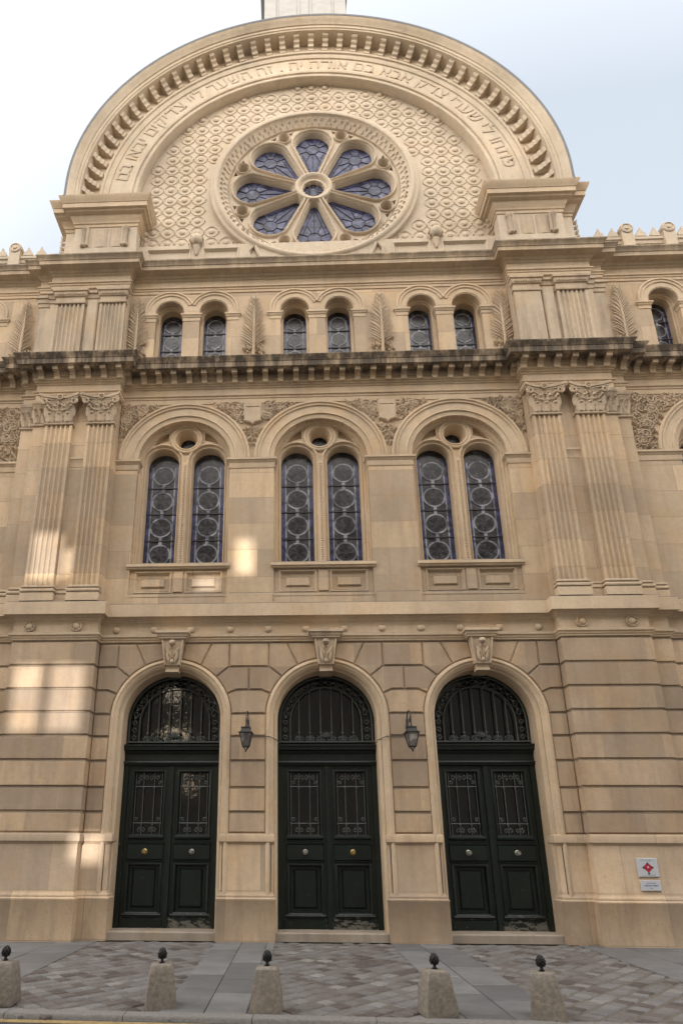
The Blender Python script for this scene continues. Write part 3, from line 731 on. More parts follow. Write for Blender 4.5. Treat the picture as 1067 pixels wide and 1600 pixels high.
def small_window():
    d = empty('twin_window', (0, 0, 0), syn)
    t = MB()
    ca = math.degrees(math.acos(SO/.60))
    for s_ in (-1, 1):
        e = .002*(s_ > 0)
        pf = [(.60, 0), (.60, -.045-e), (.585, -.055-e), (.56, -.055-e), (.55, -.03-e), (.52, -.03-e), (.51, -.042-e), (.485, -.042-e), (.475, -.018-e), (.36, -.014-e), (.35, .001+e), (SR, .005), (SR, .16)]
        t.sweep_arch(pf, s_*SO, SC, None, 22, 0, 180 if s_ < 0 else 187-ca, ca-7 if s_ < 0 else 0)
        aE = R(187-ca) if s_ > 0 else R(ca-7)
        t.add([(s_*SO+r*math.cos(aE), y, SC+r*math.sin(aE)) for r, y in pf], [tuple(range(len(pf)))])
        t.rings([[(s_*SO+s_*r, y, z) for r, y in pf] for z in (13.74, SC)], closed=False)
        cl = 180 if s_ > 0 else 0
        t.sweep_arch([(SR+.10, -.013), (SR+.012, -.012), (SR, .005), (SR, .16)], s_*SO, SC, None, 10, 0, 180 if s_ > 0 else ca, 180-ca if s_ > 0 else 0)
        t.rings([[(s_*SO-s_*r, y, z) for r, y in ((SO+.001*s_, -.013), (SR+.012, -.012), (SR, .005), (SR, .16))] for z in (13.74, SC)], closed=False)
    wb = [(-SO+(SR+.012)*math.cos(R(q)), SC+(SR+.012)*math.sin(R(q))) for q in range(0, 46, 5)]
    t.block(ccw(wb+[(-x, z) for x, z in reversed(wb)]), .0, -.016, .003)
    for x0, x1 in ((-SO-.60, -SO-SR), (-SO+SR, SO-SR), (SO+SR, SO+.60)):
        t.mold([(0, 13.54), (.012, 13.545), (.015, 13.63), (.03, 13.64), (.045, 13.68), (.06, 13.69), (.06, 13.73), (0, 13.75)], [(x0, .14), (x0, 0), (x1, 0), (x1, .14)])
    for s_ in (-1, 1):
        t.sweep_arch([(SR+.005, .155), (SR-.03, .155), (SR-.04, .175), (SR-.035, .20), (SR-.06, .22), (SR-.06, .42)], s_*SO, SC, 12.1, 22)
    t.build('tracery', S_TRAC, d)
    gl = MB()
    for s_ in (-1, 1): pane_design(gl, s_*SO, .275, 12.1, SC, .40, 4, .19, 12.26, .50)
    gl.build('pane', GL, d, smooth=0)
    return d
w0 = None
for cx in sx:
    if w0 is None: w0 = small_window(); w0.location = (cx, 0, 0)
    else: copy_tree(w0, syn, (cx, 0, 0))
# palm reliefs
pm = MB(); rn = random.Random(5)
pm.tube([(0, -.03, 12.3), (0, -.045, 12.9), (.005, -.045, 13.5), (0, -.03, 14.15)], [.045, .04, .03, .012], 6)
for k in range(20):
    z = 12.72+k*.072; L = (.36-.20*(k/20)**2)*rn.uniform(.88, 1.1)
    for sg in (-1, 1):
        a = PI/2-sg*R(55-24*k/20+rn.uniform(-4, 4)); ex, ez = math.cos(a), math.sin(a)
        pts = [(sg*.01+ex*L*t, -.03-.035*math.sin(PI*t)-.015*(k % 2), z+ez*L*t+.05*L*t*t) for t in (0, .33, .66, 1)]
        pm.tube(pts, [.013, .019, .016, .003], 4, caps=False)
for k in range(22):
    a = rn.uniform(0, 2*PI); x = rn.uniform(-.2, .2); z = rn.uniform(12.4, 12.86)
    pm.leaf((x, z), a, rn.uniform(.09, .17), .07, -.02, .06); pm.blob((x, -.02, z), .035, .03, .035, 6, 4)
for sg in (-1, 1):
    pm.tube([(p[0], -.03, p[2]) for p in scroll(sg*.15, 12.74, .09, 0, 1.4, PI/2, sg, 16)], .016, 5)
p0 = None
for x, tilt in ((-7.05, 0), (-4.30, 0), (-1.5, 0), (1.5, 0), (4.30, 0), (7.05, 0)):
    p0 = again(p0, syn, (x, 0, 0)) if p0 else pm.build('palm_relief', S_CARVE, syn, (x, 0, 0))
# third-storey pilasters: fluted on the left, worn smooth on the right
for sg in (-1, 1):
    for j, (x0, x1) in enumerate(((4.54, 5.15), (5.52, 6.22))):
        a, b = (x0, x1) if sg > 0 else (-x1, -x0)
        m = MB(); m.mold([(0, Z3), (0, 13.87)], fluted(a, b, -.30, -.22, 6, sg < 0 or j == 1), ends=False); o = m.build('pilaster', S_GREY, syn)
        m = MB(); m.mold([(0, 13.85), (.025, 13.86), (.03, 13.90), (0, 13.91), (.0, 14.06), (.03, 14.07), (.05, 14.14), (.055, 14.18), (.08, 14.19), (.085, 14.25), (0, 14.28)], [(a, -.21), (a, -.30), (b, -.30), (b, -.21)])
        k = int((b-a)/.055)
        for i in range(k): m.blob((a+(b-a)*(i+.5)/k, -.345, 14.12), .022, .022, .035, 6, 4)
        m.build('capital', S_CARVE, o)
    a, b = (5.20, 5.47) if sg > 0 else (-5.47, -5.20)
    m = MB(); m.block(rect(a, b, 12.28, 14.0), -.22, -.285, .03); m.build('panel', S_GREY, syn)
    for x0, x1, y in ((6.22, 6.38, -.22), (6.38, 6.7, -.11), (5.15, 5.52, -.215)):
        a, b = (x0, x1) if sg > 0 else (-x1, -x0)
        m = MB(); m.mold([(0, 13.95), (.02, 13.96), (.02, 14.06), (.04, 14.07), (.05, 14.18), (.08, 14.19), (.08, 14.25), (0, 14.28)], [(a, y+.1), (a, y), (b, y), (b, y+.1)]); m.build('capital', S_CARVE, syn)

# upper entablature
m = MB()
m.mold([(-.05, 14.37), (.02, 14.38), (.025, 14.45), (.04, 14.455), (.045, 14.50), (.07, 14.51), (.07, 14.535), (.02, 14.545), (.02, 14.74), (.04, 14.75), (.055, 14.79), (.09, 14.80), (.11, 14.85), (.27, 14.87), (.275, 14.97), (.29, 14.975), (.30, 15.01), (.35, 15.07), (.35, 15.10), (.30, 15.12), (-.1, 15.16)], full2)
m.build('cornice', S_CORN3, syn)
# wing parapets with cresting
for sg in (-1, 1):
    pth = [(6.72, .0), (XE, .0)] if sg > 0 else [(-XE, .0), (-6.72, .0)]
    m = MB(); m.mold([(0, 15.1), (-.02, 15.12), (-.02, 15.52), (.02, 15.53), (.03, 15.62), (.06, 15.64), (.06, 15.72), (-.3, 15.74)], pth); m.build('parapet', S_PALE, syn)
cr = MB()
cr.rings([[(x, -.07, z) for x, z in ((-.13, 15.72), (.13, 15.72), (.10, 15.83), (.05, 15.86), (.0, 16.0), (-.05, 15.86), (-.10, 15.83))], [(x*.9, .10, z) for x, z in ((-.13, 15.72), (.13, 15.72), (.10, 15.83), (.05, 15.86), (.0, 16.0), (-.05, 15.86), (-.10, 15.83))]])
cr.cap(((-.13, 15.72), (.13, 15.72), (.10, 15.83), (.05, 15.86), (.0, 16.0), (-.05, 15.86), (-.10, 15.83)), -.07)
ap = MB()
ap.plate(ccw([(-.14, 15.12), (.14, 15.12), (.14, 15.88)]+arc(0, 15.94, .165, -20, 200, 16)+[(-.14, 15.88)]), [], -.10, .28)
ap.lathe([(.145, 0), (.145, -.02), (.12, -.03), (.11, -.01), (.05, -.01), (.045, -.035), (0, -.04)], (0, -.10, 15.94), 18, 'y')
c0 = d0 = None
for sg in (-1, 1):
    for k in range(9):
        x = 7.55+k*1.0
        if x < XE-.3: d0 = again(d0, syn, (sg*x, 0, 0)) if d0 else ap.build('acroterion', S_PALE, syn, (sg*x, 0, 0))
    for k in range(18):
        x = 6.884+k*.3333
        if all(abs(x-(7.55+q*1.0)) > .22 for q in range(9)) and x < XE-.3:
            c0 = again(c0, syn, (sg*x, 0, 0)) if c0 else cr.build('antefix', S_PALE, syn, (sg*x, 0, 0))

# ================================================================== GABLE
GC = 17.285; YG = .10
RC, RZ = 0.0, 18.0
m = MB()
gp_ = ccw([(-4.75, 15.1), (4.75, 15.1), (4.75, GC)]+arc(0, GC, 4.75, 0, 180, 48)[1:])
m.plate(gp_, [circ(0, RZ, 2.5, 64)], YG, YG+.3, side=False); m.build('wall', S_PALE, syn)
# diaper of raised octagons with bosses
m = MB(); T = .375
for i in range(-13, 14):
    for j in range(0, 18):
        cx, cz = i*T, 16.14+j*T
        if math.hypot(cx, cz-RZ) < 2.86 or cz < 15.9: continue
        if cz > GC and math.hypot(cx, cz-GC) > 4.52: continue
        if abs(cx) > 4.5: continue
        o1 = [(cx+.178*math.cos(PI/8+k*PI/4)/math.cos(PI/8), cz+.178*math.sin(PI/8+k*PI/4)/math.cos(PI/8)) for k in range(8)]
        i1 = offset(ccw(o1), .032)
        m.rings([[(x, YG, z) for x, z in o1], [(x, YG-.019, z) for x, z in offset(ccw(o1), .006)], [(x, YG-.019, z) for x, z in offset(ccw(o1), .024)], [(x, YG, z) for x, z in i1]])
        m.lathe([(.075, 0), (.068, -.028), (.04, -.04), (0, -.046)], (cx, YG, cz), 9, 'y')
        m.box(cx+.178, cx+T-.178, YG-.028, YG, cz-.02, cz+.02)
        m.box(cx-.02, cx+.02, YG-.026, YG, cz+.178, cz+T-.178)
m.build('diaper_relief', S_PALE, syn)
# bottom band with panels, cresting and masks
m = MB()
hol = [rect(-4.2, -3.12, 15.3, 15.80), rect(-2.80, -1.92, 15.3, 15.80), rect(1.92, 2.80, 15.3, 15.80), rect(3.12, 4.2, 15.3, 15.80)]
m.plate(rect(-4.5, 4.5, 15.1, 15.93), hol, -.02, .12)
for h_ in hol:
    x0, x1, z0, z1 = h_[0][0], h_[1][0], h_[0][1], h_[2][1]
    m.cap(h_, .03); frame_rect(m, x0-.02, x1+.02, z0-.02, z1+.02, 0, 0, [(0, -.02), (.005, -.04), (.03, -.04), (.05, .0), (.07, .028)])
for x in [k*.19 for k in range(-22, 23)]:
    if abs(x) > 1.75:
        m.leaf((x, 15.93), PI/2, .10, .11, .05, .03); m.blob((x+.095, .03, 15.97), .022, .03, .03, 6, 4)
for x in (-2.96, 2.96):
    m.blob((x, -.10, 16.02), .15, .13, .16, 12, 8)
    for k in range(10): a = 2*PI*k/10; m.leaf((x+.1*math.cos(a), 16.02+.1*math.sin(a)), a, .1, .08, -.05, .08)
    m.lathe([(.10, .05), (.06, -.06), (.04, -.14), (.02, -.2)], (x, -.05, 15.78), 8)
for sg in (-1, 1):
    for x in (1.75, 4.35): 
        for k in range(7): m.leaf((sg*x, 15.9+k*.09), R(90+(-1)**k*45), .14, .07, .03, .06)
    m.tube([(sg*1.62, -.03, 15.15), (sg*1.66, -.05, 15.6), (sg*1.5, -.05, 15.78), (sg*1.25, -.04, 15.2)], .05, 6)
    m.lathe([(.12, 0), (.12, -.03), (.09, -.05), (0, -.06)], (sg*1.0, -.02, 15.28), 14, 'y')
m.build('gable_band', S_PALE, syn)
# rose window
rose = empty('rose_window', (0, 0, 0), syn)
m = MB()
m.lathe([(2.71, YG+.01), (2.71, .0), (2.69, -.02), (2.62, -.03), (2.60, -.06), (2.57, -.085), (2.53, -.09), (2.49, -.075), (2.475, -.03), (2.44, .0), (2.34, .06), (2.245, .12), (2.24, .10), (2.235, .16), (2.235, .22)], (0, 0, RZ), 96, 'y')
rn = random.Random(9)
for k in range(84):
    a = 2*PI*k/84
    for rad, yy, L in ((2.26, .10, .2), (2.36, .035, .12)):
        aa = a+rn.uniform(-.01, .01)+(.037 if rad > 2.3 else 0)
        m.leaf((rad*math.cos(aa), RZ+rad*math.sin(aa)), aa+rn.uniform(-.35, .35), L*.9, .12, yy, .07)
m.build('rose_ring', S_PALE, rose)
def petal(d):    # teardrop outline grown by d
    rc, rad = 1.50, .535+d
    th = R(75); pts = [(.60-d*1.2, -.165-d*.9)]
    pts = []
    ca = 78
    for i in range(21):
        a = R(-ca-12+(2*(ca+12))*i/20); pts.append((rc+rad*math.cos(a), rad*math.sin(a)))
    x0 = .49-d*.8; h = .175+d*.75
    for i in range(7):
        a = R(90+180*i/6); pts.append((x0+h*.55*math.cos(a), h*math.sin(a)))
    return pts
def rot(pts, a): return [(x*math.cos(a)-y*math.sin(a), RZ+x*math.sin(a)+y*math.cos(a)) for x, y in pts]
m = MB(); holes = []; YT = .15
for k in range(8):
    a = PI/2+k*PI/4; holes.append(ccw(rot(petal(-.06), a)))
    b = a+PI/8; holes.append(circ(1.90*math.cos(b), RZ+1.90*math.sin(b), .145, 18))
    for sg in (-1, 1):
        b2 = b+sg*R(6.3); holes.append(ccw([(2.06*math.cos(b2+R(-2.4)), RZ+2.06*math.sin(b2-R(2.4))), (2.06*math.cos(b2+R(2.4)), RZ+2.06*math.sin(b2+R(2.4))), (1.955*math.cos(b2+sg*R(.4)), RZ+1.955*math.sin(b2+sg*R(.4)))]))
m.plate(circ(0, RZ, 2.12, 96), [h_ for h_ in holes]+[circ(0, RZ, .27, 32)], YT, YT+.20, side=False)
for k in range(8):
    a = PI/2+k*PI/4
    lv = [(.012, YT), (.008, YT-.06), (-.01, YT-.075), (-.03, YT-.06), (-.04, YT-.01), (-.06, YT), (-.075, YT-.02), (-.085, YT+.01), (-.10, YT+.06), (-.11, YT+.20)]
    m.rings([[(x, y, z) for x, z in rot(petal(d_), a)] for d_, y in lv])
    b = a+PI/8
    m.lathe([(.185, YT), (.18, YT-.05), (.165, YT-.06), (.15, YT-.04), (.14, YT+.0), (.12, YT+.1), (.11, YT+.2)], (1.90*math.cos(b), 0, RZ+1.90*math.sin(b)), 18, 'y')
    m.cap(circ(1.90*math.cos(b), RZ+1.90*math.sin(b), .15, 18), YT+.19)
m.cap(circ(0, RZ, 2.1, 64), YT+.19, 0, [ccw(rot(petal(-.10), PI/2+k*PI/4)) for k in range(8)]+[circ(0, RZ, .3, 32)])
hb = [(.47, YT), (.462, YT-.06), (.44, YT-.085), (.405, YT-.085), (.385, YT-.065), (.37, YT-.06), (.355, YT-.03), (.315, YT+.01), (.29, YT+.04)]
m.lathe(hb, (0, 0, RZ), 48, 'y')
lob = [(.235+.045*abs(math.cos(4*2*PI*i/64)))*1.0 for i in range(64)]
lp = [(lob[i]*math.cos(2*PI*i/64), RZ+lob[i]*math.sin(2*PI*i/64)) for i in range(64)]
m.plate(circ(0, RZ, .33, 48), [lp], YT+.035, YT+.3, side=False)
ROSE_S = (1.055, 1, 1.055); ROSE_Z = RZ*(1-1.055)
o = m.build('tracery', S_PALE, rose, (0, 0, ROSE_Z)); o.scale = ROSE_S
for k in range(8):
    a = PI/2+k*PI/4; g_ = MB(); yg = YT+.125
    P = lambda pts, y, mi: g_.cap(ccw(rot(pts, a)), y, mi)
    g_.cap(ccw(rot(petal(-.10), a)), yg, 0)
    P(circ(1.52, 0, .17, 8, PI/8), yg-.006, 2)
    for q in range(8):
        b = PI/8+q*PI/4+PI/8
        if q % 2 == 0: P([(1.52+.19*math.cos(b-.35), .19*math.sin(b-.35)), (1.52+.36*math.cos(b-.3), .36*math.sin(b-.3)), (1.52+.36*math.cos(b+.3), .36*math.sin(b+.3)), (1.52+.19*math.cos(b+.35), .19*math.sin(b+.35))], yg-.004, 1)
    for q in range(8):
        b = q*PI/4+PI/8
        x, z = rot([(1.52+.17*math.cos(b), .17*math.sin(b)), (1.52+.44*math.cos(b), .44*math.sin(b))], a)
        g_.tube([(x[0], yg-.008, x[1]), (z[0], yg-.008, z[1])], .008, 4, 3)
    ring = rot(circ(1.52, 0, .17, 8, PI/8), a); g_.tube([(x, yg-.008, z) for x, z in ring+ring[:1]], .009, 4, 3)
    x, z = rot([(.5, 0), (1.35, 0)], a); g_.tube([(x[0], yg-.008, x[1]), (z[0], yg-.008, z[1])], .008, 4, 3)
    for sg in (-1, 1):
        x, z = rot([(.62, sg*.03), (1.36, sg*.27)], a); g_.tube([(x[0], yg-.008, x[1]), (z[0], yg-.008, z[1])], .007, 4, 3)
    o = g_.build('pane', [G_ROSE, G_ROSE2, G_ROSE3, CAME], rose, (0, 0, ROSE_Z), smooth=0); o.scale = ROSE_S
g_ = MB(); g_.cap(circ(0, RZ, .32, 32), YT+.115, 0)
for q in range(12):
    b = 2*PI*q/12; g_.tube([(.08*math.cos(b), YT+.108, RZ+.08*math.sin(b)), (.30*math.cos(b), YT+.108, RZ+.30*math.sin(b))], .01, 4, 1)
o = g_.build('pane', [G_ROSE3, G_RING], rose, (0, 0, ROSE_Z), smooth=0); o.scale = ROSE_S

# semicircular gable arch
ga = MB()
ga.sweep_arch([(4.58, YG+.02), (4.58, -.11), (4.60, -.14), (4.66, -.15), (4.665, -.125), (4.71, -.12), (4.72, -.16), (4.77, -.17), (4.80, -.15), (4.805, -.125), (4.84, -.12), (5.32, -.12), (5.33, -.15), (5.36, -.155), (5.37, -.16), (5.46, -.165), (5.47, -.20), (5.52, -.21), (5.54, -.18), (5.545, -.13),
               (5.90, -.13), (5.91, -.48), (5.95, -.49), (5.955, -.51), (6.02, -.52), (6.025, -.545), (6.05, -.56), (6.10, -.60), (6.16, -.655), (6.185, -.66), (6.20, -.64)], 0, GC, 16.9, 96)
for i in range(45):
    a = R(2.2+(180-4.4)*i/44); c, s_ = math.cos(a), math.sin(a)
    rows_ = []
    for rad, y in ((5.58, -.13), (5.59, -.19), (5.65, -.20), (5.66, -.24), (5.73, -.26), (5.76, -.31), (5.82, -.33), (5.84, -.39), (5.90, -.42)):
        rows_.append([(rad*c-t*s_, y, GC+rad*s_+t*c) for t in (-.078, .078)])
    ga.rings(rows_, closed=False)
    for q in (0, 1):
        t = (-.078, .078)[q]
        ga.add([r_[q] for r_ in rows_]+[(5.90*c-t*s_, -.13, GC+5.90*s_+t*c)], [tuple(range(len(rows_)+1))])
arch = ga.build('gable_arch', S_ARC, syn)
ld = MB(); ld.sweep_arch([(6.17, -.665), (6.225, -.672), (6.235, -.64), (6.235, .2)], 0, GC, 16.9, 96); ld.build('flashing', LEAD, syn)
# inscription, one letter at a time along the band (right to left)
txt = "פתחו לי שערי צדק אבא בם אודה יה . זה השער ליי צדיקים יבאו בם"
cache = {}
def glyph(ch):
    if ch == '\u05d3' and ch not in cache:
        h_ = max(v[1] for v in glyph('\u05d4')[0]); b_ = MB(); t_ = .055
        b_.box(-.15, .15, h_-t_, h_, -.012, .012); b_.box(.06, .115, 0, h_-t_, -.012, .012); cache[ch] = (b_.v, b_.f, .30)
    if ch == '\u05ea' and ch not in cache:
        h_ = max(v[1] for v in glyph('\u05d4')[0]); b_ = MB(); t_ = .055
        b_.box(-.15, .15, h_-t_, h_, -.008, .008); b_.box(.095, .15, 0, h_-t_, -.008, .008); b_.box(-.10, -.05, 0, h_-t_, -.008, .008); b_.box(-.17, -.10, 0, .05, -.008, .008); cache[ch] = (b_.v, b_.f, .34)
    if ch not in cache:
        cu = bpy.data.curves.new('letter', 'FONT'); cu.body = ch; cu.size = .52; cu.extrude = .008; cu.align_x = 'CENTER'; cu.offset = 0
        o = bpy.data.objects.new('letter', cu); C.objects.link(o)
        me = bpy.data.meshes.new_from_object(o.evaluated_get(bpy.context.evaluated_depsgraph_get()))
        bpy.data.objects.remove(o)
        vs_ = [tuple(v.co) for v in me.vertices]; fs_ = [tuple(p.vertices) for p in me.polygons]
        wd = (max(v[0] for v in vs_)-min(v[0] for v in vs_)) if vs_ else 0
        cache[ch] = (vs_, fs_, wd); bpy.data.meshes.remove(me)
    return cache[ch]
widths = [.15 if ch == ' ' else glyph(ch)[2]+.075 for ch in txt]
tot = sum(widths); span = R(180-2*9.5); a = R(9.5); lt = MB(); RB = 4.93
for ch, wd in zip(txt, widths):
    da = wd/tot*span; mid = a+da/2; a += da
    if ch == ' ': continue
    vs_, fs_, _ = glyph(ch); c, s_ = math.cos(mid-PI/2), math.sin(mid-PI/2); k = 1.0
    bx, bz = RB*math.cos(mid), GC+RB*math.sin(mid)
    lt.add([(bx+(x*c-y*s_), -.128-z, bz+(x*s_+y*c)) for x, y, z in vs_], fs_)
lt.build('lettering', S_LET, arch, smooth=0)
# gable piers with carved scroll panels
for sg in (-1, 1):
    pr = empty('gable_pier', (0, 0, 0), syn)
    m = MB(); Q = [(4.42, .12), (4.42, -.30), (5.98, -.30), (5.98, -.18), (6.25, -.18), (6.25, .6)]
    if sg < 0: Q = mirror_path(Q)
    m.mold([(.0, 15.1), (.03, 15.1), (.03, 15.58), (.0, 15.60), (0, 16.9)], Q); m.build('shaft', S_PALE, pr)
    m = MB(); Q2 = [(4.42, .12), (4.42, -.30), (5.98, -.30), (5.98, -.18), (6.25, -.18), (6.25, .9)]
    if sg < 0: Q2 = mirror_path(Q2)
    m.mold([(0, 16.26), (.02, 16.27), (.025, 16.34), (.05, 16.36), (.06, 16.43), (.10, 16.48), (.12, 16.55), (.20, 16.58), (.22, 16.62), (.27, 16.63), (.275, 16.76), (.29, 16.765), (.30, 16.80), (.36, 16.88), (.37, 16.93), (.30, 16.96), (-.3, 17.0)], Q2)
    x0, x1 = (4.5, 6.2) if sg > 0 else (-6.2, -4.5)
    m.box(x0, x1, -.3, .8, 16.9, 16.97); m.build('pier_cap', S_MOLD, pr)
    m = MB(); a, b = (4.62, 5.78) if sg > 0 else (-5.78, -4.62)
    rows_ = []
    for z in (15.62, 16.22):
        r_ = []
        for i in range(17):
            t = i/16; r_.append((a+(b-a)*t, -.31-.012*math.sin(t*PI*6), z))
        rows_.append(r_)
    m.rings(rows_, closed=False)
    m.add([(x, y-.0, 15.62) for x, y, _ in rows_[0]]+[(b, -.29, 15.62), (a, -.29, 15.62)], [tuple(range(19))])
    for x in (a+.06, b-.06):
        m.lathe([(0, 15.585), (.05, 15.585), (.075, 15.61), (.075, 15.68), (.05, 15.69), (.055, 15.71), (.055, 16.1), (.06, 16.11), (.08, 16.14), (.08, 16.21), (.04, 16.24), (.0, 16.26)], (x, -.33, 0), 14)
        m.tube([(x+(.08 if x < (a+b)/2 else -.08), -.335, 15.64), (x+(.08 if x < (a+b)/2 else -.08), -.335, 16.2)], .04, 8)
    m.build('scroll_relief', S_GREY, pr)
    m = MB()
    for k in range(5): m.leaf((sg*(6.3), 15.5+k*.16), R(90-sg*40), .2, .14, -.05, .08); m.blob((sg*(6.32), .1, 15.6+k*.14), .09, .1, .1, 8, 5)
    m.build('side_scroll', S_PALE, pr)
# roof vault, main body of the building and cupola
m = MB(); m.sweep_arch([(6.17, .2), (6.17, 16)], 0, GC, 15.0, 48); m.build('roof', LEAD, syn)
m = MB(); m.box(-XE, XE, .75, 16, .0, 15.3); m.build('wall', FACE, syn)
cu = empty('roof_lantern', (0, 0, 0), syn)
m = MB(); LX0, LX1, LY0, LY1 = -1.56, 1.66, 4.0, 7.2
m.box(LX0+.06, LX1-.06, LY0+.06, LY1-.06, 21, 35.9)
for a, b in ((LX0, -1.08), (-.99, -.27), (-.14, .20), (.33, 1.10), (1.20, LX1)):
    m.block(rect(a, b, 21, 35.4), LY0+.06, LY0 if b-a < .6 else LY0+.03, .02)
for y0, y1 in ((LY0, LY0+.5), (LY0+.6, LY1-.6), (LY1-.5, LY1)):
    for x in (LX0, LX1): m.box(x-.0 if x < 0 else x-.06, x+.06 if x < 0 else x, y0+.07, y1, 21, 35.4)
m.build('drum', ZINC, cu)
m = MB(); pth = [(LX0, LY1), (LX0, LY0), (LX1, LY0), (LX1, LY1)]
m.mold([(0, 35.4), (.05, 35.45), (.06, 35.6), (.2, 35.7), (.22, 35.9), (-.1, 36.0)], pth)
m.lathe([(1.5, 36), (1.45, 37.2), (1.2, 38.6), (.7, 39.6), (.1, 40.1), (.08, 40.9), (0, 41)], ((LX0+LX1)/2, (LY0+LY1)/2, 0), 16); m.build('dome', ZINC, cu)

# ================================================================== STREET FURNITURE ON THE WALL
def make_lantern():
    L = empty('wall_lantern', (0, 0, 0))
    m = MB()     # swan neck bracket coming forward out of the wall
    m.tube([(0, 0, -.13)]+[(0, -.155+.145*math.cos(a), .02+.145*math.sin(a)) for a in [PI*i/14 for i in range(15)]]+[(0, -.30, -.03), (0, -.30, -.14)], .012, 6)
    m.tube([(p[1], -.2+p[0], p[2]) for p in scroll(0, -.02, .06, 0, 1.3, PI/2, 1, 14)], .008, 5)
    m.lathe([(.035, 0), (.035, -.02), (.02, -.03), (0, -.03)], (0, 0, -.10), 10, 'y'); m.box(-.02, .02, -.015, 0, -.2, .03)
    m.build('bracket', IRON, L)
    m = MB(); y = -.30
    def sq(h, z): return [(-h, y-h, z), (h, y-h, z), (h, y+h, z), (-h, y+h, z)]
    m.rings([sq(.015, -.13), sq(.02, -.16), sq(.085, -.165), sq(.088, -.18), sq(.075, -.185), sq(.095, -.255), sq(.125, -.262), sq(.125, -.278), sq(.10, -.285)])
    m.build('hood', IRON, L)
    m = MB()
    for i, j in ((-1, -1), (1, -1), (1, 1), (-1, 1)):
        m.tube([(i*.108, y+j*.108, -.28), (i*.058, y+j*.058, -.52)], .009, 4)
    for h, z in ((.058, -.52), ):
        q = sq(h, z); 
        for a, b in zip(q, q[1:]+q[:1]): m.tube([a, b], .010, 4)
    for i, j in ((-1, -1), (1, -1), (1, 1), (-1, 1)): m.tube([(i*.055, y+j*.055, -.525), (i*.02, y+j*.02, -.56), (0, y, -.60)], .008, 4)
    m.blob((0, y, -.60), .016, .016, .024, 8, 5); m.build('cage', IRON, L)
    m = MB(); m.rings([sq(.10, -.285), sq(.052, -.515)]); m.build('glass', G_LAMP, L)
    return L
lab = ('black iron wall lantern between the left door and the middle door', 'black iron wall lantern between the middle door and the right door')
for i, (x, rz) in enumerate(((-1.5, R(-3)), (1.5, R(3)))):
    L = make_lantern(); L.location = (x, 0, 3.83); L.rotation_euler = (0, 0, rz); L['label'] = lab[i]; L['category'] = 'lantern'; L['group'] = 'iron lanterns on the door piers'
    m = MB(); sg = 1 if x < 0 else -1
    m.tube([(0, -.004, -.2), (sg*.06, -.006, -.283), (sg*.33, -.006, -.283), (sg*.42, -.035, -.30), (sg*.47, -.02, -.32), (sg*.53, .12, -.33), (sg*.56, .30, -.37)], .008, 5)
    m.build('cable', flat('dusty cable', (.10, .08, .065), .7), L)
def plaque(name, x0, x1, z0, z1, label):
    m = MB(); m.block(rect(x0, x1, z0, z1), -.0, -.025, .004)
    o = m.build(name, WHITE, None, (0, 0, 0)); return o
YP = -.145
def glyph_line(mb, x0, x1, z, h, y, rn, mi=0):     # a line of tiny worn lettering
    x = x0
    while x < x1-.006:
        w_ = rn.uniform(.006, .013)
        if rn.random() > .14: mb.box(x, x+w_*.35, y-.0015, y, z, z+h); mb.box(x, x+w_*.9, y-.0012, y, z+h*rn.choice((0, .45, .85)), z+h*rn.choice((.15, .6, 1.0)))
        x += w_+.004
rn = random.Random(21)
px, pz = 5.37, 1.245
m = MB(); m.block(rect(-.17, .17, -.15, .15), .0, -.025, .004)
P1 = m.build('wall_plaque', WHITE, None, (px, -.201, pz), label='square white plaque with a red diamond emblem on the right wall', category='plaque')
m = MB(); D = lambda q, y, mi: m.block([(x, z) for x, z in q], y+.002, y-.002, .0005, mi)
D([(0, .085), (-.085, 0), (0, -.085), (.085, 0)], -.027, 0); m.build('emblem', RED, P1)
for q in ([(-.095, .0), (-.07, .022), (-.05, 0), (-.07, -.022)], [(.095, .0), (.07, .022), (.05, 0), (.07, -.022)], [(0, -.075), (-.02, -.095), (0, -.115), (.02, -.095)], [(-.01, .05), (0, .09), (.012, .05), (0, .03)]):
    m = MB(); D(q, -.030, 0); m.build('emblem_tip', BLK, P1)
m = MB(); D([(0, .025), (-.02, -.0), (0, -.015), (.02, .0)], -.031, 0); m.build('emblem_centre', WHITE, P1)
m = MB(); glyph_line(m, -.11, .12, .108, .020, -.0255, rn); m.build('text_line', TEAL, P1, smooth=0)
m = MB(); glyph_line(m, -.10, .10, -.130, .012, -.0255, rn); m.build('text_line', INK, P1, smooth=0)
m = MB(); m.block(rect(-.165, .165, -.082, .082), .0, -.025, .004)
P2 = m.build('wall_plaque', WHITE, None, (5.375, -.201, .955), label='smaller white plaque with blue lettering mounted under the red diamond plaque', category='plaque')
BLUE = flat('blue ink', (.12, .18, .30), .5)
for x0, x1, z, h in ((-.08, .09, .030, .014), (-.12, .13, -.012, .024), (-.03, .03, -.05, .014)):
    m = MB(); glyph_line(m, x0, x1, z, h, -.0255, rn); m.build('text_line', BLUE, P2, smooth=0)

